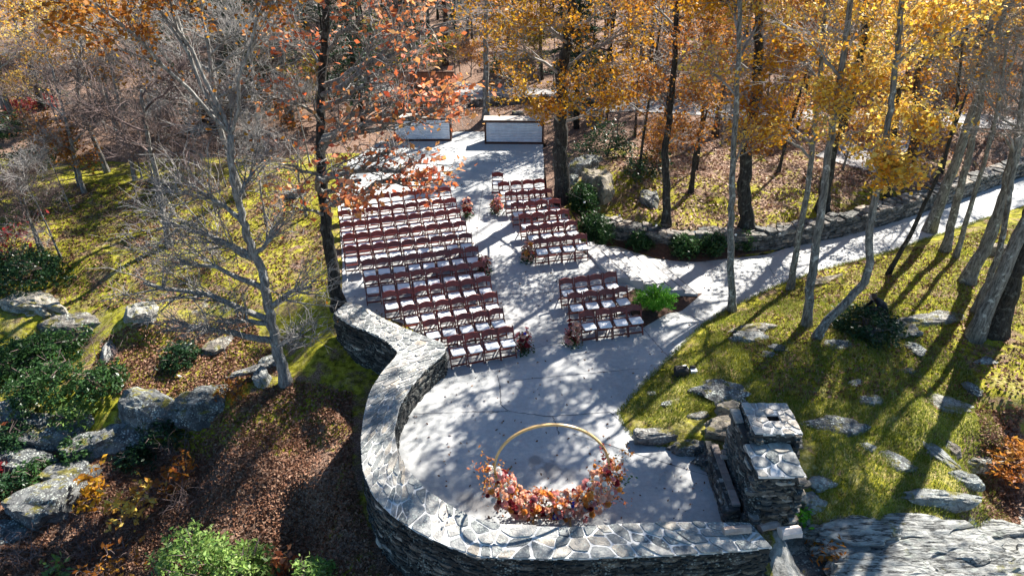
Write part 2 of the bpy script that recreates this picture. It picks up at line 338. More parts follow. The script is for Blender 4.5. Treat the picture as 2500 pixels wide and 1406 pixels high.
def concretemat():
    m, n, b = newmat('concrete'); co = coords(n, True); b.inputs['Roughness'].default_value = .85; b.inputs['Specular IOR Level'].default_value = .25
    a = noi(n, co, .5, 7, .62, .4); c = ramp(n, a, [(.3, (.29, .3, .3)), (.42, (.37, .375, .37)), (.55, (.425, .425, .415)), (.72, (.47, .465, .45))]).outputs[0]
    f = ramp(n, noi(n, co, 9, 7, .75), [(.3, .8), (.65, 1.08)]).outputs[0]; c = mixc(n, 1, c, f, 'MULTIPLY')
    # damp stains, each at its own place on the slab
    sx = n.nodes.new('ShaderNodeSeparateXYZ'); n.links.new(co, sx.inputs[0])
    wob = noi(n, co, 3.5, 5, .65)
    for (px, py, r, k) in STAINS:
        p = onc(px, py); vs = n.nodes.new('ShaderNodeVectorMath'); vs.operation = 'DISTANCE'; n.links.new(co, vs.inputs[0]); vs.inputs[1].default_value = tuple(p)
        ad = n.nodes.new('ShaderNodeMath'); ad.operation = 'MULTIPLY_ADD'; n.links.new(wob, ad.inputs[0]); ad.inputs[1].default_value = r * 1.9; n.links.new(vs.outputs['Value'], ad.inputs[2])
        msk = ramp(n, ad.outputs[0], [(0, k), (min(.99, r * 1.35), k), (min(1, r * 1.9), 0)]).outputs[0]
        c = mixc(n, msk, c, (.21, .2, .195))
    n.links.new(c, b.inputs['Base Color']); bump(n, b, noi(n, co, 30, 6, .7), .25, .01); return m
STAINS = [(1340, 1150, .42, .85), (1310, 1125, .25, .8), (1390, 1160, .3, .6), (1160, 1230, .38, .8), (1130, 1215, .25, .7), (1190, 1248, .3, .5), (1265, 790, .5, .25)]
def groundmat():
    """litter / moss / dry grass by painted zones, broken up by noise"""
    m, n, b = newmat('forest_ground'); co = coords(n, True); b.inputs['Roughness'].default_value = .95; b.inputs['Specular IOR Level'].default_value = .1
    at = n.nodes.new('ShaderNodeAttribute'); at.attribute_name = 'zone'; sx = n.nodes.new('ShaderNodeSeparateColor'); n.links.new(at.outputs['Color'], sx.inputs[0])
    fine = noi(n, co, 26, 6, .75); mid = noi(n, co, 5, 6, .65)
    lit = ramp(n, fine, [(.3, (.035, .02, .014)), (.45, (.11, .065, .045)), (.58, (.3, .2, .15)), (.72, (.46, .35, .28))]).outputs[0]
    moss = ramp(n, mid, [(.28, (.05, .045, .008)), (.42, (.15, .14, .014)), (.54, (.31, .29, .025)), (.72, (.47, .43, .07))]).outputs[0]
    moss = mixc(n, .8, moss, mixc(n, 1, moss, ramp(n, fine, [(.3, .35), (.7, 1.5)]).outputs[0], 'MULTIPLY'))
    dry = ramp(n, noi(n, co, 9, 8, .75, .4), [(.3, (.09, .095, .015)), (.46, (.25, .22, .045)), (.6, (.42, .37, .16)), (.8, (.55, .49, .3))]).outputs[0]
    def mask(ch, sc_, lo, hi):
        a = n.nodes.new('ShaderNodeMath'); a.operation = 'MULTIPLY_ADD'; n.links.new(noi(n, co, sc_, 6, .7, .3), a.inputs[0]); a.inputs[1].default_value = 1.6; n.links.new(sx.outputs[ch], a.inputs[2])
        return ramp(n, a.outputs[0], [(lo, 0), (hi, 1)]).outputs[0]
    def mth(ch, sc_):
        a = n.nodes.new('ShaderNodeMath'); a.operation = 'SUBTRACT'; n.links.new(sx.outputs[ch], a.inputs[0]); n.links.new(noi(n, co, sc_, 6, .72, .3), a.inputs[1])
        return ramp(n, a.outputs[0], [(.0, 0), (.14, 1)]).outputs[0]
    c = mixc(n, mth(0, 1.3), lit, moss); c = mixc(n, mth(1, 1.7), c, dry)
    rocky = mth(2, 1.5); c = mixc(n, rocky, c, ramp(n, mid, [(.3, (.12, .12, .11)), (.6, (.4, .39, .36)), (.8, (.5, .49, .45))]).outputs[0])
    n.links.new(c, b.inputs['Base Color'])
    h = mixc(n, .5, fine, mid); bump(n, b, h, 1, .09); return m
def metalmat():
    m, n, b = newmat('corrugated'); co = coords(n, False); b.inputs['Metallic'].default_value = .5; b.inputs['Roughness'].default_value = .35
    c = ramp(n, noi(n, co, 3, 5), [(.3, (.55, .58, .62)), (.7, (.75, .78, .82))]).outputs[0]; n.links.new(c, b.inputs['Base Color']); return m
build_mats()
# ------------------------------------------------------------------ ground sheet
def axis(lo, hi, step, far, g=1.35):
    a = list(np.arange(lo, hi + 1e-6, step)); s = step; x = hi
    while x < far[1]: s *= g; x += s; a.append(x)
    s = step; x = lo
    while x > far[0]: s *= g; x -= s; a.insert(0, x)
    return np.array(a)
def build_ground():
    ax = axis(-22, 26, .2, (-420, 420)); ay = axis(6.4, 44, .2, (-60, 520))
    XX, YY = np.meshgrid(ax, ay); Z = ground_np(XX, YY)
    ins, dist = poly_dist(XX.ravel(), YY.ravel(), CP2)
    flat = Z.ravel().copy(); X = XX.ravel(); Y = YY.ravel(); zone = np.zeros((len(X), 4)); zone[:, 3] = 1
    for i in range(len(X)):
        x, y = X[i], Y[i]
        if -30 < x < 34 and y < 60:
            n1 = mnoise.noise(Vector((x * .45, y * .45, 0))); n2 = mnoise.noise(Vector((x * 1.6, y * 1.6, 3))); n3 = mnoise.noise(Vector((x * 4.5, y * 4.5, 7)))
            if not ins[i]:
                k = min(1, dist[i] / 1.2); flat[i] += k * (.13 * n1 + .06 * n2) + (.2 + .8 * k) * .02 * n3
        # zones: r moss, g dry grass, b bare stone
        px, py = proj((x, y, flat[i])); moss = .15; dry = .1; st = 0
        rightlawn = x > 2.5 and y < 22 + (x - 6) * .55
        if rightlawn: moss = .63; dry = .54 if y < 15.5 else .42
        elif x > 2 and y < 33: moss = .6 if y < 29 else .5; dry = .3
        elif x < -1 and y > 17 + .25 * abs(x + 6) - 3 and y < 34: moss = .62; dry = .43
        elif x < -2 and y < 20:
            moss = .44 if x > -6.5 else .36; dry = .2
        if px < 650 and 700 < py < 840: dry = .5; st = .42
        if y > 33: moss = .3; dry = .3
        if x < -4 and y < 13.8: moss = .22 if x < -3.2 else .5; dry = .1
        if -4.6 < x < -3.0 and y < 15.2: moss = .52; dry = .1
        if px > 1880 and py > 1262 : st = .7
        if px > 2350 and py > 1060: moss = .3; dry = .25
        zone[i, :3] = (moss, dry, st)
    ny, nx = XX.shape; idx = np.arange(nx * ny).reshape(ny, nx)
    F = np.stack([idx[:-1, :-1], idx[:-1, 1:], idx[1:, 1:], idx[1:, :-1]], -1).reshape(-1, 4)
    me = bpy.data.meshes.new('ground'); me.from_pydata(np.stack([X, Y, flat], 1).tolist(), [], F.tolist()); me.materials.append(M['ground'])
    me.polygons.foreach_set('use_smooth', [True] * len(me.polygons))
    ca = me.color_attributes.new('zone', 'FLOAT_COLOR', 'POINT'); ca.data.foreach_set('color', zone.ravel())
    o = link('ground', me, kind='structure'); return ax, ay, flat.reshape(ny, nx)
GAX, GAY, GZ = build_ground()
def gz(x, y):
    """height of the built ground sheet"""
    i = min(max(int(np.searchsorted(GAX, x)) - 1, 0), len(GAX) - 2); j = min(max(int(np.searchsorted(GAY, y)) - 1, 0), len(GAY) - 2)
    u = (x - GAX[i]) / (GAX[i + 1] - GAX[i]); v = (y - GAY[j]) / (GAY[j + 1] - GAY[j])
    return (GZ[j, i] * (1 - u) + GZ[j, i + 1] * u) * (1 - v) + (GZ[j + 1, i] * (1 - u) + GZ[j + 1, i + 1] * u) * v
def gz_np(x, y):
    i = np.clip(np.searchsorted(GAX, x) - 1, 0, len(GAX) - 2); j = np.clip(np.searchsorted(GAY, y) - 1, 0, len(GAY) - 2)
    u = (x - GAX[i]) / (GAX[i + 1] - GAX[i]); v = (y - GAY[j]) / (GAY[j + 1] - GAY[j])
    return (GZ[j, i] * (1 - u) + GZ[j, i + 1] * u) * (1 - v) + (GZ[j + 1, i] * (1 - u) + GZ[j + 1, i + 1] * u) * v
def sheet(name, poly, hf, mat, step=.5, skirt=.25, kind='structure', parent=None):
    bm = bmesh.new(); vs = [bm.verts.new((p.x, p.y, 0)) for p in poly]; f = bm.faces.new(vs)
    if f.normal.z < 0: f.normal_flip()
    bmesh.ops.triangulate(bm, faces=bm.faces[:])
    xs = [p.x for p in poly]; ys = [p.y for p in poly]
    for c, n_ in ((0, (1, 0, 0)), (1, (0, 1, 0))):
        lo, hi = (min(xs), max(xs)) if c == 0 else (min(ys), max(ys)); q = math.floor(lo / step) * step + step
        while q < hi:
            co = (q, 0, 0) if c == 0 else (0, q, 0)
            bmesh.ops.bisect_plane(bm, geom=bm.verts[:] + bm.edges[:] + bm.faces[:], plane_co=co, plane_no=n_); q += step
    for v in bm.verts: v.co.z = hf(v.co.x, v.co.y)
    be = [e for e in bm.edges if e.is_boundary]
    r = bmesh.ops.extrude_edge_only(bm, edges=be)
    for v in [g for g in r['geom'] if isinstance(g, bmesh.types.BMVert)]: v.co.z -= skirt
    bmesh.ops.recalc_face_normals(bm, faces=bm.faces[:])
    me = bpy.data.meshes.new(name); bm.to_mesh(me); bm.free(); me.materials.append(mat)
    return link(name, me, parent, kind=kind)
patio = sheet('concrete_patio', CPOLY, hc, M['concrete'])
sheet('mulch_bed', M2, lambda x, y: hc(x, y) + .02 + .03 * mnoise.noise(Vector((x * 5, y * 5, 0))), M['mulch'], .25, .05)
MB1 = [G(x, y) for x, y in [(1395, 520), (1440, 545), (1480, 560), (1550, 590), (1640, 606), (1760, 604), (1850, 600), (1880, 612), (1760, 634), (1700, 640), (1640, 640), (1600, 628), (1540, 612), (1500, 602), (1450, 590), (1425, 570)]]
sheet('mulch_bed', MB1, lambda x, y: gz(x, y) + .045 + .03 * mnoise.noise(Vector((x * 5, y * 5, 0))), M['mulch'], .2, .1)
def strip_line(name, pxs, w, mat, parent, lift=.004):
    pts = resample([onc(*p) for p in pxs], 24); mb = MB(); v = []
    for i, p in enumerate(pts):
        d = (pts[min(i + 1, len(pts) - 1)] - pts[max(0, i - 1)]); s = Vector((-d.y, d.x, 0)).normalized(); ww = w * R.uniform(.4, 1.2); j = s * R.uniform(-w, w)
        for q in (p - s * ww + j, p + s * ww + j): v.append((q.x, q.y, hc(q.x, q.y) + lift))
    mb.add(v, [(2 * i, 2 * i + 1, 2 * i + 3, 2 * i + 2) for i in range(len(pts) - 1)]); return mb.build(name, mat, parent)
for c in ([(1222, 985), (1240, 1003), (1300, 1012), (1345, 1016), (1400, 1012), (1490, 1006)], [(1222, 985), (1222, 950), (1215, 915)], [(1240, 1003), (1200, 1007), (1150, 1004)], [(1350, 1016), (1365, 1060)]):
    strip_line('crack', c, .018, M['crack'], patio)
for c in ([(1568, 800), (1640, 880)], [(1650, 720), (1810, 720)], [(1860, 625), (1905, 695)], [(2130, 568), (2180, 612)], [(1380, 620), (1470, 668)], [(1140, 560), (1300, 610)], [(1210, 720), (1380, 712)], [(1560, 800), (1300, 850)], [(1010, 1010), (1220, 1003)], [(1490, 1006), (1545, 1055)], [(1235, 930), (1560, 900)], [(1400, 1060), (1790, 1180)], [(1130, 400), (1320, 395)], [(1180, 450), (1150, 700)]):
    strip_line('joint', c, .012, M['crack'], patio)
# fallen leaves and stems lying on the slab
# ------------------------------------------------------------------ steps
STZ = [.5 - .13 * i for i in range(6)]
A_px = [(1446, 591), (1476.5, 598.4), (1508.5, 607.3), (1540.4, 615), (1572.4, 623.3), (1602.3, 631.9)]
def build_steps():
    t = empty('stone_steps', (0, 0, 0), 'pale stone steps descending from the upper chairs to the path', 'steps')
    z6 = STZ[5]; B6 = PZ(1697, 712, z6); A6 = PZ(*A_px[5], z6); dirv = (B6 - A6); dirv.z = 0; dirv.normalize(); Ln = (B6 - A6).length
    A = [PZ(*A_px[i], STZ[i]) for i in range(6)]
    for i in range(6):
        a = A[i]; z = STZ[i]; L = Ln * (1.12 - .01 * i); b = a + dirv * L
        pa = A[i - 1] if i else A[0] - (A[1] - A[0]); pb = pa + dirv * L; pa = Vector((pa.x, pa.y, z)); pb = Vector((pb.x, pb.y, z))
        a = Vector((a.x, a.y, z)); b = Vector((b.x, b.y, z)); pa -= (a - pa) * .15; pb -= (b - pb) * .15
        nseg = 3
        for k in range(nseg):
            mb = MB(); u0, u1 = k / nseg, (k + 1) / nseg
            q = [a.lerp(b, u0), a.lerp(b, u1) - dirv * .008, pb.lerp(pa, 1 - u1) - dirv * .008, pb.lerp(pa, 1 - u0)]
            v = [(p.x, p.y, z - (.6 if z < 5 else 0)) for p in q] + [(p.x, p.y, z + .001 * k) for p in q]
            mb.add(v, [(0, 3, 2, 1), (4, 5, 6, 7), (0, 1, 5, 4), (1, 2, 6, 5), (2, 3, 7, 6), (3, 0, 4, 7)]); mb.build('step', M['step_stone'], t)
        mb = MB(); o_ = (a - pa).normalized(); e0, e1 = a + o_ * .012, b + o_ * .012; q = [e0, e1, e1 - o_ * .06, e0 - o_ * .06]
        mb.add([(p.x, p.y, z - .04) for p in q] + [(p.x, p.y, z + .006) for p in q], [(0, 3, 2, 1), (4, 5, 6, 7), (0, 1, 5, 4), (1, 2, 6, 5), (2, 3, 7, 6), (3, 0, 4, 7)]); mb.build('nosing', M['nosing'], t)
build_steps()
# ------------------------------------------------------------------ masonry
def clip(poly, px, py, nx, ny):
    out = []; n = len(poly)
    for i in range(n):
        a = poly[i]; b = poly[(i + 1) % n]; da = (a[0] - px) * nx + (a[1] - py) * ny; db = (b[0] - px) * nx + (b[1] - py) * ny
        if da <= 0: out.append(a)
        if (da < 0 < db) or (db < 0 < da): t = da / (da - db); out.append((a[0] + (b[0] - a[0]) * t, a[1] + (b[1] - a[1]) * t))
    return out
def cells(L, W, size, gap, rnd, hole=None):
    nx = max(1, int(L / size)); ny = max(1, round(W / size)); pts = []
    for i in range(nx):
        for j in range(ny):
            if rnd.random() > .2 or nx < 8: pts.append(((i + .5 + rnd.uniform(-.5, .5) + (.25 if j % 2 else -.25)) * L / nx, (j + .5 + rnd.uniform(-.4, .4)) * W / ny))
    res = []
    for k, p in enumerate(pts):
        if hole and hole[0] < p[0] < hole[2] and hole[1] < p[1] < hole[3]: continue
        poly = [(0, 0), (L, 0), (L, W), (0, W)]; s = 2.6 * size
        poly = clip(poly, p[0] - s, 0, -1, 0); poly = clip(poly, p[0] + s, 0, 1, 0)
        for q in pts:
            if q is p: continue
            dx, dy = q[0] - p[0], q[1] - p[1]; d = math.hypot(dx, dy)
            if d > 4 * size or d < 1e-6: continue
            g = gap * rnd.uniform(.5, 1.5)
            poly = clip(poly, p[0] + dx / 2 - dx / d * g, p[1] + dy / 2 - dy / d * g, dx / d, dy / d)
            if len(poly) < 3: break
        if len(poly) < 3: continue
        if hole:
            hx, hy = (hole[0] + hole[2]) / 2, (hole[1] + hole[3]) / 2; ex = (hole[2] - hole[0]) / 2; ey = (hole[3] - hole[1]) / 2
            if abs(p[0] - hx) / ex > abs(p[1] - hy) / ey: sg = 1 if p[0] < hx else -1; poly = clip(poly, hx - sg * ex, 0, sg, 0)
            else: sg = 1 if p[1] < hy else -1; poly = clip(poly, 0, hy - sg * ey, 0, sg)
            if len(poly) < 3: continue
        ar = abs(sum(a[0] * b[1] - b[0] * a[1] for a, b in zip(poly, poly[1:] + poly[:1]))) / 2
        if ar > .002: res.append(poly)
    return res
def cap_stone(poly, mp, parent, mat, h, rnd, name='cap_stone', wob=.012):
    # round the corners once (chaikin) then lift a slightly smaller lid
    pl = []
    n = len(poly)
    for i in range(n):
        a = poly[i]; b = poly[(i + 1) % n]
        for t in (.14, .86): pl.append((a[0] + (b[0] - a[0]) * t, a[1] + (b[1] - a[1]) * t))
    cx = sum(p[0] for p in pl) / len(pl); cy = sum(p[1] for p in pl) / len(pl); n = len(pl)
    hh = h * rnd.uniform(.1, 1.9); o = mp(cx, cy); v = []; tx, ty = rnd.uniform(-.03, .03), rnd.uniform(-.03, .03)
    rj = [1 + rnd.uniform(-.05, .03) for _ in pl]
    for k, (f, z) in enumerate(((1, -.03), (1, hh * .8), (.965, hh))):
        for p, r_ in zip(pl, rj):
            q = mp(cx + (p[0] - cx) * f * r_, cy + (p[1] - cy) * f * r_) - o
            v.append((q.x, q.y, q.z + z + (q.x * tx + q.y * ty if k else 0) + (rnd.uniform(-wob, wob) * .5 if k == 2 else 0)))
    f = [(i, (i + 1) % n, n + (i + 1) % n, n + i) for i in range(n)] + [(n + i, n + (i + 1) % n, 2 * n + (i + 1) % n, 2 * n + i) for i in range(n)] + [tuple(range(2 * n, 3 * n))]
    me = mesh(name, v, f, mat); ob = link(name, me, parent, loc=o); return ob
def slab_templates(mat, n=7, rnd=R):
    out = []
    for _ in range(n):
        mb = MB(); nseg = 4; v = []
        # lens-like rough slab: unit length x, depth y, height z
        prof = [(-.5, .7), (-.25, 1), (.2, .95), (.5, .65)]
        for x, k in prof:
            x += rnd.uniform(-.04, .04)
            for y, z in ((-.5, -.5), (-.5, .5), (.5, .5), (.5, -.5)):
                v.append((x, y * (k if y < 0 else 1) + rnd.uniform(-.12, .12), z * k + rnd.uniform(-.1, .1)))
        f = [(0, 1, 2, 3), (12, 15, 14, 13)]
        for i in range(3):
            for k in range(4): f.append((i * 4 + k, i * 4 + 4 + k, i * 4 + 4 + (k + 1) % 4, i * 4 + (k + 1) % 4))
        out.append(mesh('face_stone', v, f, mat))
    return out
def face_stones(parent, path, zb, zt, tpl, mat, rnd, hmin=.045, hmax=.09, lmin=.14, lmax=.42, prot=.03, limit=300, flip=1, prefer=None, rec=None):
    """courses of thin slabs on the vertical face that follows path; the outside is to the right of travel * flip"""
    pts = [Vector((p.x, p.y, 0)) for p in path]; L = [0]
    for a, b in zip(pts, pts[1:]): L.append(L[-1] + (b - a).length)
    def at(s):
        s = min(max(s, 0), L[-1] - 1e-4); k = 0
        while L[k + 1] < s: k += 1
        d = (pts[k + 1] - pts[k]).normalized(); return pts[k].lerp(pts[k + 1], (s - L[k]) / (L[k + 1] - L[k])), d
    stones = []
    z = zt
    while z > -5:
        h = rnd.uniform(hmin, hmax); s = rnd.uniform(-.2, 0); any_ = False
        while s < L[-1]:
            l = rnd.uniform(lmin, lmax) * (1.3 if rnd.random() < .15 else 1); c, d = at(s + l / 2)
            if z > (zb(c.x, c.y) if callable(zb) else zb) and s + l / 2 < L[-1]:
                any_ = True; nrm = Vector((d.y, -d.x, 0)) * flip
                stones.append((c, d, nrm, l, h, z - h / 2))
            s += l + .008
        z -= h + .004
        if not any_: break
    def area(s):
        p = proj((s[0].x, s[0].y, s[5]))
        vis = 1 if -20 < p[0] < 2520 and -20 < p[1] < 1420 else .01
        return -s[3] * s[4] * vis
    stones.sort(key=area)
    rest = MB()
    for i, (c, d, nrm, l, h, zc) in enumerate(stones):
        dep = .16; pr = prot * rnd.uniform(-.4, 1.2); o = c + nrm * (pr - dep / 2) + Vector((0, 0, zc)); me = tpl[rnd.randrange(len(tpl))]
        ang = math.atan2(d.y, d.x); mat4 = Matrix.Translation(o) @ Matrix.Rotation(ang if flip > 0 else ang + math.pi, 4, 'Z') @ Matrix.Rotation(rnd.uniform(-.03, .03), 4, 'Y') @ Matrix.Diagonal((l, dep, h * 1.05, 1))
        if i < limit:
            ob = link('face_stone', me, parent); ob.matrix_basis = mat4
        else: rest.add([mat4 @ v.co for v in me.vertices], [tuple(p.vertices) for p in me.polygons])
    if rest.v: rest.build('face_stones', mat, parent, kind='stuff')
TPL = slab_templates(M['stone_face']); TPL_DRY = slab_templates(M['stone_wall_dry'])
def outer_ground(x, y): return gz(x, y) - .1
def build_wall():
    t = empty('stone_wall', (0, 0, 0), 'curved grey stone parapet wall with pale mortared cap around the patio', 'wall')
    N = 160
    ro = resample(smooth(wo), N); ri = resample(smooth(wi), N)
    # pair the two edges by their own control points, so that the cap never folds over
    ro2, ri2 = [], []
    for i in range(len(wo) - 1):
        for k in range(8): ro2.append(wo[i].lerp(wo[i + 1], k / 8)); ri2.append(wi[i].lerp(wi[i + 1], k / 8))
    ro2.append(wo[-1]); ri2.append(wi[-1])
    for _ in range(3):
        for A_ in (ro2, ri2): A_[1:-1] = [(A_[i - 1] + A_[i] * 2 + A_[i + 1]) / 4 for i in range(1, len(A_) - 1)]
    n = len(ro2); mid = [(a + b) / 2 for a, b in zip(ro2, ri2)]; S = [0]
    for a, b in zip(mid, mid[1:]): S.append(S[-1] + (b - a).length)
    Wd = .8
    def mp(s, w_):
        s = min(max(s, 0), S[-1] - 1e-5); k = int(np.searchsorted(S, s)) - 1; k = max(0, min(k, n - 2)); u = (s - S[k]) / (S[k + 1] - S[k])
        a = ro2[k].lerp(ro2[k + 1], u); b = ri2[k].lerp(ri2[k + 1], u); ww = w_ / Wd; return a.lerp(b, ww)
    core = MB(); v = []
    for i in range(n):
        o, q = ro2[i], ri2[i]; c = (o + q) / 2; o_ = o.lerp(c, .06); q_ = q.lerp(c, .06)
        v += [(o_.x, o_.y, gz(o.x, o.y) - .4), (o_.x, o_.y, WT - .04), (q_.x, q_.y, WT - .04), (q_.x, q_.y, -.35)]
    f = []
    for i in range(n - 1):
        for k in range(3): f.append((i * 4 + k, i * 4 + k + 1, i * 4 + 5 + k, i * 4 + 4 + k))
    f += [(0, 3, 2, 1), ((n - 1) * 4, (n - 1) * 4 + 1, (n - 1) * 4 + 2, (n - 1) * 4 + 3)]
    core.add(v, f); core.build('wall_core', M['mortar_dark'], t)
    bed = MB(); v = []
    for i in range(n):
        for q, e in ((ro2[i], ri2[i]), (ri2[i], ro2[i])):
            q = q.lerp(e, .0); v += [(q.x, q.y, WT - .05), (q.x, q.y, WT)]
    f = []
    for i in range(n - 1):
        a = 4 * i; b = 4 * i + 4; f += [(a + 1, b + 1, b + 3, a + 3), (a, b, b + 1, a + 1), (a + 2, a + 3, b + 3, b + 2)]
    bed.add(v, f); bed.build('mortar_bed', M['mortar'], t)
    rr = random.Random(3); L = S[-1]
    # small stones along the far and left run, larger ones along the front
    cut = L * .56; c1 = cells(cut, Wd, .175, .012, rr); c2 = cells(L - cut, Wd, .26, .019, rr)
    allc = [(p, 0) for p in c1] + [([(a + cut, b) for a, b in p], 1) for p in c2]
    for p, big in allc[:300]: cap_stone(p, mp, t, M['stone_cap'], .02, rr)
    rest = allc[300:]
    print('wall cap cells', len(allc), 'length', L)
    # faces: outer on one side, inner where it can be seen
    outp = [Vector((p.x, p.y, 0)) for p in ro2]; inp = [Vector((p.x, p.y, 0)) for p in ri2]
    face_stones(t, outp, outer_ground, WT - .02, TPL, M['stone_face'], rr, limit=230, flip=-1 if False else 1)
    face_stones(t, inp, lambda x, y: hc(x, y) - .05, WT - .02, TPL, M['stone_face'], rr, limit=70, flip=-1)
    return ro2, ri2
WRO, WRI = build_wall()
def build_fireplace():
    t = empty('stone_fireplace', (5.5, 11, 0), 'outdoor stone fireplace with square flue hole in its pale chimney top', 'fireplace'); inv = Vector((5.5, 11, 0))
    rr = random.Random(11)
    X0, X1, XS0, XS1 = 5.03, 5.99, 5.2, 6.22; Y0, Ym, Y1 = 10.12, 11.08, 12.1; ZS, ZT = 1.72, 2.0
    def core(name, a, b, mat=None): 
        mb = MB(); mb.box(Vector(a) - inv, Vector(b) - inv); return mb.build(name, mat or M['mortar_dark'], t)
    core('body', (X0 + .05, Y0 + .05, -.4), (X1 - .05, Ym, ZS - .04))
    # stack: four walls round the flue
    hx0, hx1, hy0, hy1 = 5.62, 5.9, 11.5, 11.7
    mb = MB()
    for a, b in (((XS0 + .04, Ym + .01), (XS1 - .04, hy0)), ((XS0 + .04, hy1), (XS1 - .04, Y1 - .04)), ((XS0 + .04, hy0 + .001), (hx0, hy1 - .001)), ((hx1, hy0 + .001), (XS1 - .04, hy1 - .001))):
        mb.box(Vector((a[0], a[1], -.4)) - inv, Vector((b[0], b[1], ZT - .04)) - inv)
    mb.build('chimney', M['mortar_dark'], t)
    mb = MB(); mb.box(Vector((hx0, hy0, 1.2)) - inv, Vector((hx1, hy1, 1.25)) - inv); mb.build('flue', M['black'], t)  # black slab down the shaft, painted dark in place of its shade
    def top(x0, y0, x1, y1, z, size, gap, mat, mort, hole=None, h=.03):
        mb = MB()
        if hole:
            for a, b in (((x0, y0), (x1, hole[1])), ((x0, hole[3]), (x1, y1)), ((x0, hole[1]), (hole[0], hole[3])), ((hole[2], hole[1]), (x1, hole[3]))):
                mb.box(Vector((a[0], a[1], z - .05)) - inv, Vector((b[0], b[1], z)) - inv)
            hole = (hole[0] - x0, hole[1] - y0, hole[2] - x0, hole[3] - y0)
        else: mb.box(Vector((x0, y0, z - .05)) - inv, Vector((x1, y1, z)) - inv)
        mb.build('mortar_bed', mort, t)
        for p in cells(x1 - x0, y1 - y0, size, gap, rr, hole): cap_stone(p, lambda s, w_: Vector((x0 + s, y0 + w_, z)) - inv, t, mat, h, rr)
    top(XS0, Ym, XS1, Y1, ZT, .2, .014, M['stone_cap_sunlit'], M['mortar'], (hx0, hy0, hx1, hy1), .02)
    top(X0, Y0, X1, Ym - .005, ZS, .3, .02, M['stone_cap'], M['mortar'], None, .02)
    def faces(pts, zb, zt, lim, **k):
        face_stones_local(t, inv, pts, zb, zt, lim, rr, **k)
    faces([(X0, Y0 + .01), (X1, Y0 + .01)], -.1, ZS - .01, 120)
    faces([(X0 + .01, Ym), (X0 + .01, Y0)], -.1, ZS - .01, 60)
    faces([(X1 - .01, Y0), (X1 - .01, Ym)], .1, ZS - .01, 20)
    faces([(XS0, Y1), (XS0, Ym)], .0, ZT - .01, 60)
    faces([(XS0, Ym + .01), (XS1, Ym + .01)], ZS, ZT - .01, 30)
    faces([(XS1 - .01, Ym), (XS1 - .01, Y1)], .2, ZT - .01, 10)
    # hearth bench on the patio side with its ledge of bricks and a black block for the dark of the fire slot behind
    hb = MB(); hb.box(Vector((4.66, 10.3, -.2)) - inv, Vector((4.9, 12.35, .56)) - inv); hb.build('hearth_wall', M['mortar_dark'], t)
    fb = MB(); fb.box(Vector((4.9, 10.35, -.1)) - inv, Vector((5.04, 12.2, .2)) - inv); fb.build('firebox_shade', M['black'], t)  # black block standing in for the shade inside the slot
    faces([(4.66, 12.35), (4.66, 10.3)], -.1, .56, 70)
    faces([(4.66, 10.3), (4.92, 10.3)], -.1, .56, 12)
    y = 10.4
    while y < 12.2:
        l = rr.uniform(.2, .26); b = MB(); b.box(Vector((4.76, y, .56)) - inv, Vector((4.92, y + l - .012, .615)) - inv, .004); b.build('brick', M['brick'], t); y += l
    for k in range(3):
        b = MB(); b.box(Vector((4.86 + .05 * k, 11.75 + .1 * k, .62 + .07 * k)) - inv, Vector((5.15 + .03 * k, 11.85 + .1 * k, .68 + .07 * k)) - inv, .01); b.build('lintel_board', M['firewood'], t)
    b = MB(); b.box(Vector((5.02, 11.15, -.1)) - inv, Vector((5.17, 12.05, 1.78)) - inv, .02); b.build('shoulder', M['mortar_dark'], t)
    faces([(5.02, 12.05), (5.02, 11.15)], .0, 1.78, 40)
    b = MB(); b.box(Vector((4.97, 11.65, 1.785)) - inv, Vector((5.16, 12.08, 1.85)) - inv, .02); b.build('shoulder_stone', M['stone_cap'], t)
def face_stones_local(t, inv, pts, zb, zt, lim, rr, **k):
    hold = empty('x', (0, 0, 0), '', '') ; del hold['label']; del hold['category']
    before = set(COL.objects); face_stones(hold, [Vector((a, b, 0)) for a, b in pts], zb, zt, TPL, M['stone_face'], rr, limit=lim, **k)
    for ch in list(hold.children):
        
        if ch.get('kind') == 'stuff': ch.parent = t; ch.location = -inv
        else: m = ch.matrix_basis.copy(); ch.parent = t; ch.matrix_basis = Matrix.Translation(-inv) @ m
    bpy.data.objects.remove(hold)
build_fireplace()
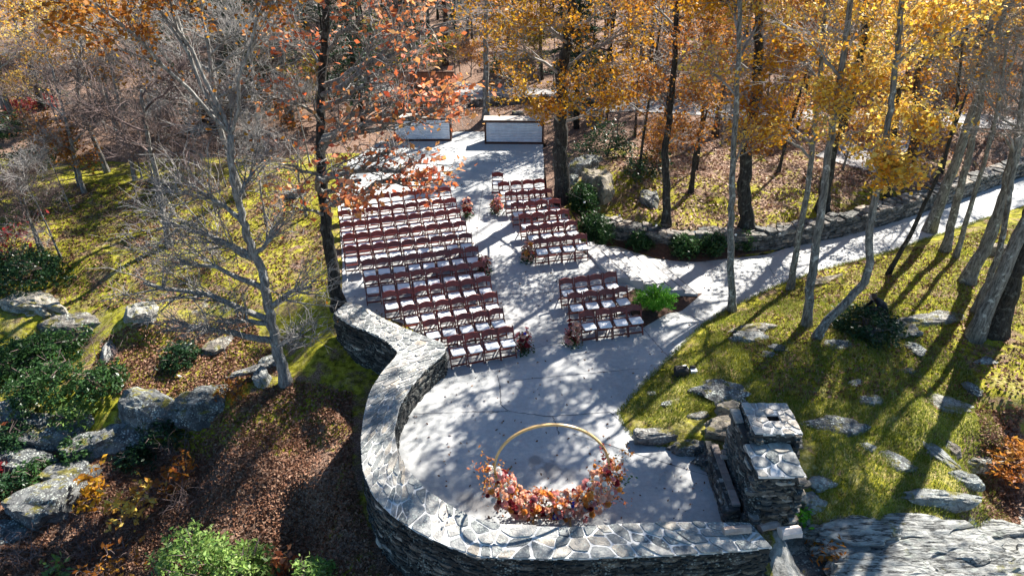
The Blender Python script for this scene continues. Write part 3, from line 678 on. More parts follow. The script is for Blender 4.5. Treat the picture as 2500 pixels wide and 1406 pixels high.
def build_drywall():
    t = empty('drystone_wall', (0, 0, 0), 'low dry-stacked stone wall running along the path and planting bed', 'wall'); rr = random.Random(5)
    f_px = [(1452, 552), (1500, 566), (1550, 582), (1620, 600), (1700, 608), (1780, 606), (1850, 612), (1950, 594), (2060, 572), (2160, 545), (2260, 512), (2350, 482), (2420, 455), (2520, 420)]
    top_px = [(1435, 512), (1480, 535), (1540, 553), (1620, 575), (1700, 588), (1780, 577), (1850, 585), (1950, 567), (2060, 542), (2160, 517), (2260, 487), (2350, 460), (2420, 436), (2520, 402)]
    zb = [.25, .2, .1, 0, -.1, -.1, -.15, -.15, -.15, -.15, -.15, -.15, -.15, -.15]
    base = []
    for (x, y), z in zip(f_px, zb): base.append(PZ(x, y, z))
    front = resample(smooth(base, it=2), 90)
    back = []
    for i, p in enumerate(front):
        d = (front[min(i + 1, 89)] - front[max(0, i - 1)]).normalized(); back.append(p + Vector((-d.y, d.x, 0)) * .75)
    HT = .42
    S = [0]
    for a, b in zip(front, front[1:]): S.append(S[-1] + Vector((b.x - a.x, b.y - a.y, 0)).length)
    def mp(s, w_):
        s = min(max(s, 0), S[-1] - 1e-5); k = max(0, min(int(np.searchsorted(S, s)) - 1, 88)); u = (s - S[k]) / (S[k + 1] - S[k]); p = front[k].lerp(front[k + 1], u).lerp(back[k].lerp(back[k + 1], u), w_ / .75); return Vector((p.x, p.y, HT))
    mb = MB(); v = []
    for a, b in zip(front, back):
        a_ = a.lerp(b, .08); v += [(a_.x, a_.y, -.5), (a_.x, a_.y, HT - .05), (b.x, b.y, HT - .05), (b.x, b.y, -.2)]
    f = []
    for i in range(89):
        for k in range(3): f.append((i * 4 + k, i * 4 + 4 + k, i * 4 + 5 + k, i * 4 + 1 + k))
    mb.add(v, f); mb.build('wall_core', M['mortar_dark'], t)
    cs = cells(S[-1], .75, .3, .012, rr); print('dry caps', len(cs))
    for p in cs[:300]: cap_stone(p, mp, t, M['stone_wall_dry'], .07, rr, wob=.03)
    face_stones(t, front, lambda x, y: gz(x, y) - .05, HT, TPL_DRY, M['stone_wall_dry'], rr, .05, .1, .18, .5, .04, limit=290)
build_drywall()
# ------------------------------------------------------------------ rocks
def rock_mesh(name, sx, sy, sz, seed, mat, flat=.4, sub=3, strat=.5):
    bm = bmesh.new(); bmesh.ops.create_icosphere(bm, subdivisions=sub, radius=1)
    for v in bm.verts:
        c = v.co.copy(); o = Vector((seed * 3.1, seed * 1.7, seed))
        d = 1 + .42 * mnoise.noise(c * 1.1 + o) + .26 * mnoise.noise(c * 2.3 + o) + .12 * mnoise.noise(c * 5 + o) + .07 * mnoise.noise(c * 11 + o)
        rg = 1 - abs(mnoise.noise(c * 1.9 + o * 2)) * 2; d *= 1 + .16 * (rg - .6)
        # facet it: clamp against a few random planes
        c = c * d
        for k in range(6):
            rr = random.Random(seed * 10 + k); nv = Vector((rr.uniform(-1, 1), rr.uniform(-1, 1), rr.uniform(-.2, 1))).normalized(); q = c.dot(nv) - .72
            if q > 0: c -= nv * q * .85
        c.z = (c.z if c.z < flat else flat + (c.z - flat) * .25) + .09 * mnoise.noise(c * 2.4 + o) + .05 * mnoise.noise(c * 7 + o)
        if strat: c.z += .05 * math.sin(c.z * 22 + 2 * mnoise.noise(c * 1.5 + o)) * strat; 
        ledge = .05 * strat * math.sin(c.z * 26 + 3 * mnoise.noise(c + o)); c.x *= 1 + ledge; c.y *= 1 + ledge
        v.co = Vector((c.x * sx, c.y * sy, c.z * sz))
    me = bpy.data.meshes.new(name); bm.to_mesh(me); bm.free(); me.materials.append(mat); return me
ROCKS = [
 # px, py, sx, sy, sz, rz, mat, label
 (1762, 962, .75, .5, .35, -.3, 'rock', 'broad grey lichen-covered rock in the lawn above the fireplace', 0),
 (1845, 800, .8, .25, .22, .1, 'rock', 'long dark mossy rock just below the slim path-side tree', .1),
 (1830, 828, .55, .3, .2, .15, 'rock_pale', 'pale humped rock right under the long dark mossy rock', .1),
 (1905, 852, .4, .16, .1, -.2, 'rock', 'thin low rock between pale humped rock and crooked tree shadow', 0),
 (2012, 690, .75, .2, .3, .3, 'rock_brown', 'pointed brown slab standing at the edge of the path', 0),
 (2040, 845, .55, .22, .15, .2, 'rock', 'speckled rock low in the moss below the crooked tree', 0),
 (2125, 818, .5, .3, .25, .1, 'rock', 'green lichened rock at the foot of the dark round shrub', .1),
 (2185, 800, .6, .35, .3, -.3, 'rock', 'dark rock right of the dark round shrub', 0),
 (2300, 780, 1.3, .3, .25, .15, 'rock', 'long low dark ledge beside the spotted thick trunk', 0),
 (2230, 845, .3, .3, .15, .5, 'rock', 'small square grey rock alone in the moss', 0),
 (2040, 1040, 1.0, .35, .2, .0, 'rock', 'long flat blue-grey rock right of the chimney top', 0),
 (2130, 975, .4, .2, .12, .2, 'rock_pale', 'small pale rock above the long flat blue-grey rock', 0),
 (2310, 985, .75, .4, .2, -.2, 'rock_pale', 'pale green lichened rock high on the right lawn', 0),
 (2190, 1130, .5, .3, .15, -.5, 'rock_pale', 'smooth pale rock in the middle of the right lawn', 0),
 (2285, 1100, .2, .6, .2, .4, 'rock_pale', 'narrow pale rib of rock along the lawn edge', 0),
 (2350, 1165, .4, .2, .25, -.3, 'rock_pale', 'small pale rock at the edge of leafy hollow', 0),
 (2300, 1222, .95, .2, .25, -.05, 'rock_pale', 'long thin pale slab casting a shadow on the lawn', 0),
 (2320, 1095, .2, .3, .2, .2, 'rock', 'grey stone half hidden in the leafy hollow', 0),
 (2400, 1130, .5, .25, .2, .0, 'rock', 'dark flat stone inside the leafy hollow at right', 0),
 (2000, 1180, .35, .2, .2, .1, 'rock_pale', 'pale stone touching the right side of the fireplace', 0),
 (1975, 1225, .3, .3, .25, .1, 'rock_pale', 'pale round stone below the fireplace corner', 0),
 (1960, 1330, .6, .35, .35, .2, 'rock_pale', 'pale green boulder under the sunlit log', 0),
 (2010, 1385, 1.0, .5, .5, .1, 'rock', 'dark mottled boulder at the bottom edge beside the parapet end', 0),
 (1460, 450, .75, .6, .8, .3, 'rock_brown', 'large split brown boulder right of the big tree', .3),
 (1425, 415, .8, .6, .7, .2, 'rock', 'grey boulder behind the large split brown boulder', .3),
 (1400, 440, .3, .3, .35, .2, 'rock_pale', 'small pale stone between the big tree and boulders', .2),
 (1585, 490, .5, .5, .6, .2, 'rock', 'dark mossy rock beside the two-trunk tree', .1),
 (2455, 620, .75, .4, .5, .1, 'rock_brown', 'dark-topped boulder behind the leaning trunks at right', .2),
 (1610, 1062, .8, .2, .3, .1, 'rock', 'dark ledge of rock holding the lawn above patio', 0),
 (1690, 1082, .6, .2, .35, -.1, 'rock', 'second dark ledge rock towards the fireplace', 0),
 (1765, 1058, .5, .38, .3, .4, 'rock_brown', 'tan angular boulder leaning at the back of the fireplace', .25),
 (1785, 1015, .4, .25, .25, .1, 'rock_brown', 'smaller tan slab above the tan angular boulder', .35),
 (1745, 1110, .5, .3, .4, .2, 'rock', 'grey boulder under the tan angular boulder', .0),
 (1870, 868, .22, .14, .1, .3, 'rock', 'fist-sized stone in the trunk shadow on the lawn', 0),
 (2215, 905, .3, .14, .1, .1, 'rock', 'flat stone in the open middle lawn, upper one', 0), (2090, 935, .24, .12, .1, .5, 'rock_pale', 'small pale stone above the flat blue-grey rock', 0),
 (2410, 880, .35, .16, .1, .2, 'rock_pale', 'low pale stone under the spotted thick trunk', 0), (2380, 950, .3, .2, .1, -.4, 'rock', 'low grey stone between the spotted trunk and hollow', 0),
 (1640, 985, .25, .12, .1, .2, 'rock', 'thin stone in the grass left of the broad lichened rock', 0), (1705, 1015, .38, .12, .12, .05, 'rock', 'long thin stone below the broad lichened rock', 0),
 (2120, 1090, .25, .15, .1, .2, 'rock_pale', 'small stone left of the smooth pale lawn rock', 0), (1590, 960, .16, .1, .08, .2, 'rock', 'little stone near the patio corner', 0),
 (80, 745, 1.3, .6, .5, -.1, 'rock_pale', 'bright white rock outcrop at the left edge', .1),
 (150, 790, 1.5, .6, .4, -.1, 'rock', 'layered grey ledge beneath the bright white outcrop', -.1),
 (345, 765, .7, .45, .55, -.4, 'rock_pale', 'pointed pale boulder in the moss at left', .1),
 (265, 860, .22, .55, .4, .3, 'rock_pale', 'narrow white rib of rock beside big green laurel', 0),
 (360, 1000, 1.1, .6, .7, -.2, 'rock', 'large dark boulder with pale lichen, left of a pair', .1),
 (500, 985, .9, .6, .8, .2, 'rock', 'large dark boulder with pale lichen, right of a pair', .1),
 (120, 1060, 1.6, .6, .7, .1, 'rock', 'long dark crag below the green laurel at left', 0),
 (230, 1090, 1.0, .5, .6, .4, 'rock', 'jagged dark rock in front of the lichened pair', 0),
 (20, 1010, 1.1, .5, .5, .1, 'rock', 'dark crag cut by the left edge, above the others', 0),
 (190, 1020, .8, .4, .45, -.1, 'rock', 'dark crag step right of the edge crag', 0),
 (290, 1060, .9, .5, .5, .5, 'rock', 'dark broken rock directly below the lichened pair', -.1),
 (60, 1130, 1.1, .5, .5, .0, 'rock', 'dark shelf of rock above the big blue-grey boulder', 0),
 (180, 1160, .9, .5, .5, .3, 'rock', 'dark angular rock right of the shelf', -.1),
 (10, 1300, .7, .5, .35, .0, 'rock', 'dark sloping rock below the big blue-grey boulder', -.1),
 (110, 1230, 1.0, .75, .6, .2, 'rock', 'big dark blue-grey boulder at the lower left', .2),
 (640, 925, .25, .5, .5, .5, 'rock_pale', 'small pale stone at the foot of the lichened bare tree', 0),
 (610, 905, .8, .2, .3, .4, 'rock', 'thin dark ledge left of the bare lichened tree', 0),
 (530, 850, .6, .35, .3, .3, 'rock', 'grey rock uphill of the round dark laurel', 0),
 (660, 880, .4, .3, .25, .1, 'rock_pale', 'pale green stone against the bare tree trunk', .1),
 (720, 480, .6, .3, .4, 0, 'rock', 'grey rock in shade behind the left chairs tree', .1),
 (1265, 280, .4, .3, .25, 0, 'rock', 'small rock behind the right bar', .0),
]
for i, (px, py, sx, sy, sz, rz, mt, lab, up) in enumerate(ROCKS):
    p = G(px, py); o = link('rock', rock_mesh('rock', sx * 1.05, sy * 1.15, sz * 1.25, i + 1, M[mt], flat=.45, sub=4), loc=(p.x, p.y, gz(p.x, p.y) + up * .6 - sz * .12), rot=(R.uniform(-.12, .12), R.uniform(-.12, .12), rz))
    tag(o, lab, 'rock', 'rocks on the slopes')
def build_bedrock():
    """layered outcrop filling the lower right corner, stacked in tilted leaves"""
    rr = random.Random(4)
    t = empty('bedrock_outcrop', tuple(G(2250, 1330)), 'pale layered bedrock outcrop filling the lower right corner', 'rock')
    o0 = t.location.copy()
    spec = [(2080, 1300, 1.1, .35, .3), (2230, 1300, 1.1, .5, .35), (2180, 1350, 1.6, .5, .5), (2330, 1370, 1.4, .7, .6), (2440, 1345, .9, .6, .5), (2060, 1340, .7, .3, .3), (2150, 1410, 1.5, .5, .6), (2350, 1420, 1.6, .5, .6), (2500, 1400, 1.2, .7, .7), (2420, 1300, .9, .3, .3)]
    for k, (px, py, sx, sy, sz) in enumerate(spec):
        p = G(px, py); me = rock_mesh('rock_layer', sx, sy, sz, 60 + k, M['bedrock'], flat=.35, sub=4, strat=1.3)
        link('rock_layer', me, t, loc=(p.x - o0.x, p.y - o0.y, gz(p.x, p.y) + .06 - o0.z), rot=(.12, -.04, rr.uniform(-.15, .05)))
build_bedrock()
exec_after = []
# ------------------------------------------------------------------ chairs
def build_chair():
    W, D = .485, .40
    t = empty('folding_chair', (0, 0, 0), 'x', 'chair', 'folding chairs set out for the ceremony')
    up = Vector((1, 0, 0)); wm = M['wood_chair']
    for s in (-1, 1):
        x = s * (W / 2 - .012)
        mb = MB(); mb.bar((x, .25, .79), (x, -.2, 0), .055, .028, up); mb.build('post', wm, t)
        mb = MB(); mb.bar((x - s * .03, -.12, .42), (x - s * .03, .26, 0), .04, .022, up); mb.build('leg', wm, t)
    # arched top rail
    mb = MB(); v = []; n = 8
    for i in range(n + 1):
        u = -1 + 2 * i / n; x = u * (W / 2 - .024); zt = .745 + .04 * (1 - u * u); zb = .62 + .022 * (1 - u * u); yt = .25 - (.79 - zt) * .57 - .004; yb = .25 - (.79 - zb) * .57 - .004
        cv = .018 * (1 - u * u); v += [(x, yb - .012 + cv, zb), (x, yt - .012 + cv, zt), (x, yt + .012 + cv, zt), (x, yb + .012 + cv, zb)]
    f = []
    for i in range(n):
        for k in range(4): f.append((i * 4 + k, i * 4 + (k + 1) % 4, i * 4 + 4 + (k + 1) % 4, i * 4 + 4 + k))
    mb.add(v, f); mb.build('top_rail', wm, t)
    mb = MB(); mb.box((-W / 2 + .025, .07, .465), (W / 2 - .025, .09, .505)); mb.build('back_rail', wm, t)
    mb = MB(); mb.box((-W / 2 + .035, -.23, .405), (W / 2 - .035, .17, .435)); mb.build('seat_frame', wm, t)
    # padded cushion
    mb = MB(); v = []; x0, y0, x1, y1 = -W / 2 + .045, -.24, W / 2 - .045, .15; ring = []
    for cx, cy, a0 in ((x1 - .04, y1 - .04, 0), (x0 + .04, y1 - .04, 90), (x0 + .04, y0 + .04, 180), (x1 - .04, y0 + .04, 270)):
        for a in (0, 45, 90): r = math.radians(a0 + a); ring.append((cx + .04 * math.cos(r), cy + .04 * math.sin(r)))
    n = len(ring)
    for sc_, z in ((.97, .436), (1, .452), (.98, .468), (.85, .478)):
        for x, y in ring: v.append((x * sc_, -.03 + (y + .03) * sc_, z))
    f = [tuple(range(n))[::-1], tuple(range(3 * n, 4 * n))]
    for k in range(3): f += [(k * n + i, k * n + (i + 1) % n, k * n + n + (i + 1) % n, k * n + n + i) for i in range(n)]
    mb.add(v, f); mb.build('cushion', M['cushion'], t)
    mb = MB(); mb.bar((-W / 2 + .02, -.155, .08), (W / 2 - .02, -.155, .08), .02, .045); mb.build('front_stretcher', wm, t)
    mb = MB(); mb.bar((-W / 2 + .05, .19, .08), (W / 2 - .05, .19, .08), .02, .04); mb.build('rear_stretcher', wm, t)
    return t
ROWS = []
lp = [((1090, 823), (1253, 794), 4), ((1030, 782), (1229, 748), 5), ((980, 745), (1213, 710), 6), ((930, 712), (1196, 670), 7), ((887, 674), (1182, 635), 8), ((879, 633), (1166, 598), 8), ((836, 601), (1151, 565), 9), ((834, 571), (1137, 536), 9), ((828, 542), (1124, 507), 9), ((824, 514), (1114, 481), 9), ((828, 484), (1100, 455), 9)]
lr = [((1413, 760), (1565, 741), 4), ((1383, 716), (1533, 696), 4), ((1362, 680), (1506, 660), 4)]
ur = [((1301, 581), (1432, 567), 4), ((1281, 549), (1408, 535), 4), ((1264, 522), (1389, 508), 4), ((1246, 494), (1367, 483), 4), ((1231, 468), (1348, 459), 4), ((1215, 445), (1330, 436), 4)]
ORD = ['first', 'second', 'third', 'fourth', 'fifth', 'sixth', 'seventh', 'eighth', 'ninth', 'tenth', 'eleventh']
RN = ['front row', 'second row', 'third row', 'fourth row', 'fifth row', 'sixth row', 'seventh row', 'eighth row', 'ninth row', 'tenth row', 'rearmost row']
def ptop(px, py):
    z = .86
    for _ in range(8): p = PZ(px, py, z); z = hp(p.y) + .86
    return PZ(px, py, z)
def place_rows():
    proto = build_chair(); proto.scale = (1, 1.06, 1.1); used = False; rr = random.Random(21)
    for rows, side, names in ((lp, 'left of the aisle', RN), (lr, 'of the lower right block', ['front row', 'middle row', 'rear row']), (ur, 'of the upper right block', ['front row', 'second row', 'third row', 'fourth row', 'fifth row', 'rear row'])):
        for ri, (a, b, n) in enumerate(rows):
            A = ptop(*a); B = ptop(*b); d = B - A; d.z = 0; ang = math.atan2(d.y, d.x)
            for k in range(n):
                c = A.lerp(B, (k + .5) / n); bk = Vector((math.sin(ang), -math.cos(ang), 0)); c = c + bk * .235
                x, y = c.x + rr.uniform(-.012, .012), c.y + rr.uniform(-.015, .015); z = hp(y + .0)
                rz = ang + rr.uniform(-.07, .07); o = proto if not used else copy_tree(proto)
                used = True; o.location = (x, y, z); o.rotation_euler = (0, 0, rz)
                slope = (hp(y + .2) - hp(y - .2)) / .4; o.rotation_euler = (slope * .9, 0, rz)
                from_aisle = n - 1 - k if rows is lp else k
                o['label'] = '%s chair from the aisle in the %s %s' % (ORD[from_aisle].capitalize() if False else ORD[from_aisle], names[ri], side)
    A = ptop(1200, 422); B = ptop(1229, 422); o = copy_tree(proto); c = (A + B) / 2; o.location = (c.x, c.y - .2, hp(c.y)); o.rotation_euler = (0, 0, -.02); o['label'] = 'lone chair standing behind the rear row beside the aisle'
place_rows()
# ------------------------------------------------------------------ foliage helpers
def leaf_arrays(P, size, rs, up=.35, asp=.6, jit=.5):
    """one kite-shaped leaf at every point of P"""
    n = len(P); d = rs.normal(size=(n, 3)); d[:, 2] *= up + .3; d /= np.linalg.norm(d, axis=1)[:, None] + 1e-9
    r = rs.normal(size=(n, 3)); s = np.cross(d, r); s /= np.linalg.norm(s, axis=1)[:, None] + 1e-9
    nrm = np.cross(d, s); L = (size * (1 + jit * rs.uniform(-1, 1, n)))[:, None]; Wd = L * asp
    a = P - d * L * .5; b = P + s * Wd * .5 - d * L * .02 + nrm * L * .08; c = P + d * L * .5; e = P - s * Wd * .5 - d * L * .02 + nrm * L * .08
    V = np.stack([a, b, c, e], 1).reshape(-1, 3); F = np.arange(4 * n).reshape(n, 4); return V, F
def quick_mesh(name, V, F, mat):
    me = bpy.data.meshes.new(name); nv = len(V); nf = len(F); k = F.shape[1]
    me.vertices.add(nv); me.vertices.foreach_set('co', V.astype(np.float32).ravel()); me.loops.add(nf * k); me.loops.foreach_set('vertex_index', F.astype(np.int32).ravel())
    me.polygons.add(nf); me.polygons.foreach_set('loop_start', np.arange(0, nf * k, k, dtype=np.int32)); me.polygons.foreach_set('loop_total', np.full(nf, k, dtype=np.int32))
    me.materials.append(mat); me.update(calc_edges=True); me.validate(); return me
def curve_pts(a, b, bend, n, rr):
    a, b = Vector(a), Vector(b); L = (b - a).length; m = (a + b) / 2 + Vector((rr.uniform(-1, 1), rr.uniform(-1, 1), rr.uniform(-.6, 1))) * bend * L
    out = []
    for i in range(n):
        t = i / (n - 1); p = a * (1 - t) ** 2 + m * 2 * t * (1 - t) + b * t * t
        if 0 < i < n - 1: p += Vector((rr.uniform(-1, 1), rr.uniform(-1, 1), rr.uniform(-1, 1))) * L * .03
        out.append(p)
    return out
def tree_parts(path, radii, blobs, seed, twigs=10, sub=9, leafn=11, leaf=.115, spread=.13, twig_r=.008, fan=.35, sides=8, thick=1.0):
    """path: trunk points; blobs: (centre, radius, leaf density). Returns trunk MB, branch MB, leaf point array"""
    rr = random.Random(seed); tr = MB(); br = MB(); LP = []
    # gnarl the trunk a little
    P = resample(smooth(path, it=2), max(10, int(len(path) * 5))); n = len(P)
    rads = [radii[0] + (radii[1] - radii[0]) * (i / (n - 1)) ** .8 for i in range(n)]
    rads[0] *= 1.55; rads[1] *= 1.12
    for i in range(1, n): P[i] = P[i] + Vector((rr.uniform(-1, 1), rr.uniform(-1, 1), 0)) * radii[0] * .18
    P[0] = P[0] - Vector((0, 0, .25)); tr.tube(P, rads, sides)
    for (c, br_r, dens) in blobs:
        c = Vector(c)
        # leave the trunk below the blob
        best = min(range(n), key=lambda i: abs((P[i].z) - (c.z - .35 * (P[i] - c).length - .3)) + .25 * (P[i] - c).length)
        s = P[best]; L = (c - s).length; r0 = min(rads[best] * .7, (.02 + .011 * L + .012 * br_r) * thick, .075 * thick); s = s.copy(); limb = curve_pts(s, c, .14, 7, rr)
        br.tube(limb, [r0 * (1 - .55 * i / 6) for i in range(7)], 6, False, 1)
        ld = (c - s).normalized() if L > .3 else Vector((0, 0, 1))
        for k in range(sub):
            t = rr.uniform(.35, 1) if L > .8 else 1; q = limb[min(6, int(t * 6))]
            d = Vector((rr.gauss(0, 1), rr.gauss(0, 1), rr.gauss(.25, .8))).normalized() + ld * fan * 1.6; d.normalize(); e = c + Vector((d.x, d.y, d.z * .8)) * br_r * rr.uniform(.55, 1)
            r1 = r0 * .36 * rr.uniform(.6, 1); sb = curve_pts(q, e, .16, 5, rr); br.tube(sb, [r1, r1 * .8, r1 * .6, r1 * .42, max(twig_r * .7, r1 * .2)], 4, False, 1)
            for j in range(twigs):
                u = rr.uniform(.25, 1) * 4; i0 = min(3, int(u)); o = sb[i0].lerp(sb[i0 + 1], u - i0)
                td = (e - q).normalized() * .8 + Vector((rr.gauss(0, 1), rr.gauss(0, 1), rr.gauss(.2, .8))).normalized(); td.normalize(); tl = br_r * rr.uniform(.25, .6)
                tp = [o, o + td * tl * .5 + Vector((rr.uniform(-1, 1), rr.uniform(-1, 1), rr.uniform(-.3, 1))) * tl * .12, o + td * tl]
                br.tube(tp, [twig_r, twig_r * .75, twig_r * .45], 3, False)
                if dens < .4 or rr.random() < .5:
                    m_ = tp[1]; s2 = td + Vector((rr.gauss(0, .7), rr.gauss(0, .7), rr.gauss(.1, .6))); s2.normalize(); br.tube([m_, m_ + s2 * tl * .55], [twig_r * .7, twig_r * .4], 3, False)
                if dens > 0 and rr.random() < min(1, dens * 1.6):
                    for _ in range(int(leafn * dens * rr.uniform(.5, 1.6)) + 1):
                        w_ = tp[1].lerp(tp[2], rr.random()); LP.append((w_.x + rr.gauss(0, spread), w_.y + rr.gauss(0, spread), w_.z + rr.gauss(0, spread * .8)))
    return tr, br, (np.array(LP) if LP else None)
def lets_sun(c):
    if c.z < 5: return True
    sh = c - SUNV * ((c.z - .9) / SUNV.z); return not (-1.2 < sh.x < 3.0 and 9.6 < sh.y < 12.4)
def make_tree(loc, path, radii, blobs, label, seed, bark='bark_grey', leafm='leaf_gold', twigm='twig', group='trees around the patio', name='tree', cat='tree', leaf=.12, **kw):
    loc = Vector(loc); path = [Vector(p) - loc for p in path]; blobs = [(Vector(c) - loc, r, d if lets_sun(Vector(c)) else 0) for c, r, d in blobs]
    limbm = kw.pop('limbm', None)
    tr, br, lp_ = tree_parts(path, radii, blobs, seed, leaf=leaf, **kw)
    t = empty(name, loc, label, cat, group); tr.build('trunk', M[bark], t, True)
    if br.v: br.build('branches', [M[twigm], M[limbm or twigm]], t, True)
    if lp_ is not None and len(lp_):
        V, F = leaf_arrays(lp_, leaf, np.random.RandomState(seed)); link('foliage', quick_mesh('foliage', V, F, M[leafm]), t, kind='stuff')
    return t
def tree_px(pxs, width_m, blobs, label, seed, dz=0, top=.4, shade_crown=None, **kw):
    """pxs: trunk seen in the photo, first at the ground; the trunk keeps its distance"""
    b = G(*pxs[0]); b.z = gz(b.x, b.y); path = [b]
    for q in pxs[1:]:
        y = b.y + (q[2] if len(q) > 2 else 0); path.append(PY(q[0], q[1], y))
    bl = []
    for (x, y, dy, r, d) in blobs: bl.append((PY(x, y, b.y + dy), r, d))
    if shade_crown:  # unseen leaf clumps added above the frame for the shade they cast
        n_, rad_, zl, zh = shade_crown; rq = random.Random(seed * 7 + 1); tp = path[-1]
        for _ in range(n_):
            a = rq.uniform(0, 6.28); q = rad_ * math.sqrt(rq.random()); c_ = Vector((tp.x + q * math.cos(a), tp.y + q * math.sin(a), b.z + rq.uniform(zl, zh)))
            if any(math.hypot(c_.x - o_.x, c_.y - o_.y) < 1.2 for o_, _, _ in bl[-2:]): continue
            sh = c_ - SUNV * ((c_.z - .8) / SUNV.z)
            if -4.5 < sh.x < 4.6 and sh.y < 10.9: continue
            if -1.2 < sh.x < 2.8 and sh.y < 12.2: continue
            bl.append((c_, rq.uniform(1.0, 1.4), .95))
    return make_tree(b, path, (width_m / 2, width_m / 2 * top), bl, label, seed, **kw)
GOLD = dict(leafm='leaf_gold'); YEL = dict(leafm='leaf_yellow'); RUST = dict(leafm='leaf_rust'); RED = dict(leafm='leaf_red')
# ---- the trees that stand out in the photograph; blob = (px, py, depth offset, radius in m, leaf density)
tree_px([(1790, 758), (1782, 640), (1785, 520), (1790, 400), (1797, 250), (1805, 80), (1812, -200)], .27, [(1740, 180, .5, 1.2, .5), (1850, 60, 1, 1.3, .6), (1780, -150, 0, 1.8, .8), (1830, 330, .5, .9, .5), (1700, -350, 0, 2, .7)],
    'slim grey tree at the lower path edge, nearest the fern', 1, shade_crown=(11, 3.2, 9.8, 13.5), leafm='leaf_yellow')
tree_px([(1930, 705), (1945, 600), (1975, 450), (1990, 300), (2010, 100), (2030, -200)], .24, [(1900, 330, 0, 1.1, .7), (1960, 150, .5, 1.5, .9), (1850, 250, 1, 1.1, .6), (2040, -50, 0, 1.8, .9), (1900, -300, 0, 2.2, .8)],
    'slim grey tree rising from the lawn right of the path-edge tree', 2, shade_crown=(11, 3.2, 9.8, 13.5), leafm='leaf_gold')
tree_px([(1970, 798), (1978, 700), (1988, 620), (2010, 480), (2025, 350), (2060, 150), (2090, -150)], .3, [(2000, 120, 0, 1.5, 1), (2110, 60, .5, 1.6, 1), (2020, 290, 0, 1.0, .7), (2150, -150, 0, 2.0, .9), (1950, -250, -1, 2.0, .9), (2090, 220, 0, 1.1, .8)],
    'straight lichened tree crossing the crooked trunk on the lawn', 3, shade_crown=(12, 3.2, 9.8, 13.5), leafm='leaf_yellow')
tree_px([(1990, 830), (2025, 775), (2070, 735), (2112, 690), (2125, 640), (2118, 570), (2140, 470), (2165, 330), (2190, 150), (2210, -100)], .27, [(2170, 440, -.5, .8, .8), (2215, 330, 0, 1, .7), (2200, 130, 0, 1.6, 1), (2290, 60, .5, 1.5, .9), (2250, -200, 0, 2.2, .8), (2130, 380, -.5, .7, .6)],
    'crooked grey tree bending right on the mossy lawn', 4, shade_crown=(11, 3.2, 9.8, 13.5), leafm='leaf_yellow')
tree_px([(2165, 675), (2225, 570), (2270, 470), (2310, 380), (2335, 280), (2350, 100)], .17, [(2330, 200, 0, 1.4, .25), (2380, 60, 0, 1.5, .2), (2300, -150, 0, 2, .4)],
    'thin dark leaning tree at the lower edge of the path', 5, leafm='leaf_gold', bark='bark_dark')
tree_px([(2308, 612), (2335, 500), (2365, 380), (2395, 250), (2420, 60)], .33, [(2380, 200, 0, 1.5, .3), (2440, 60, .5, 1.8, .35), (2400, -150, 0, 2.4, .6)],
    'grey lichened tree, left of the pair by the path at right', 6, leafm='leaf_gold', shade_crown=(8, 2.5, 10.5, 14))
tree_px([(2333, 628), (2372, 500), (2395, 420), (2430, 300), (2460, 100)], .2, [(2450, 260, 0, 1.2, .05), (2490, 100, 0, 1.6, .1)], 'slim grey tree, right of the pair by the path', 7, leafm='leaf_gold')
tree_px([(2362, 690), (2400, 610), (2440, 530), (2465, 440), (2500, 280), (2550, 0)], .46, [(2450, 330, 0, 1.5, .05), (2540, 150, 0, 1.8, .2), (2430, 200, 1, 1.5, .1), (2560, -200, 0, 2.6, .6)], 'stout grey leaning tree, second from the right edge', 8, leafm='leaf_gold')
tree_px([(2378, 762), (2412, 690), (2445, 600), (2458, 520), (2475, 400), (2500, 200)], .22, [(2460, 330, 0, 1.5, 0), (2400, 230, 0, 1.3, 0), (2500, 150, 0, 1.6, .1)], 'slender lichened tree rooted in the long dark ledge', 9, bark='bark_grey')
tree_px([(2430, 808), (2455, 730), (2490, 630), (2530, 500), (2600, 250), (2640, 0)], .62, [(2600, 250, 0, 2, .2), (2700, 50, 0, 2.4, .5), (2500, -100, 0, 2, .5), (2580, -300, 0, 2.6, .6)], 'thick black and white spotted trunk at the right edge', 10, bark='bark_dark', leafm='leaf_gold')
tree_px([(1825, 560), (1818, 480), (1818, 400), (1835, 300), (1850, 200), (1850, 60), (1850, -100)], .62, [(1760, 130, 0, 1.9, .8), (1900, 60, 0, 2, .8), (1700, 250, 0, 1.3, .6), (1840, 350, -1, .9, .6), (1780, -100, 0, 2.4, .8)], 'stout dark oak directly behind the drystone wall', 11, shade_crown=(10, 3.2, 10, 14), bark='bark_dark', leafm='leaf_rust')
tree_px([(2008, 515), (2018, 440), (2035, 360), (2070, 260), (2105, 150), (2120, -50)], .55, [(2070, 210, 0, 1.8, .8), (2170, 130, 0, 1.8, .9), (2000, 60, 0, 1.9, .8), (2120, 320, -1, 1.2, .6), (2100, -100, 0, 2.4, .8)], 'thick dark tree among the leaf litter behind the wall', 12, shade_crown=(9, 3.2, 10, 14), bark='bark_dark', leafm='leaf_yellow')
tree_px([(1628, 545), (1628, 460), (1622, 370), (1640, 250), (1650, 80), (1660, -80)], .36, [(1600, 230, 0, 1.5, .6), (1690, 130, 0, 1.6, .7), (1660, 330, -.5, 1.1, .5), (1600, 20, 0, 2, .8)], 'dark mid-size tree on the moss left of the stout oak', 13, bark='bark_dark', leafm='leaf_rust')
tree_px([(1688, 470), (1695, 390), (1715, 300), (1730, 150)], .24, [(1720, 230, 0, 1.3, .5), (1680, 320, 0, 1, .5), (1750, 80, 0, 1.6, .7)], 'thin dark leaning sapling behind the mossy slope', 14, bark='bark_dark', leafm='leaf_rust')
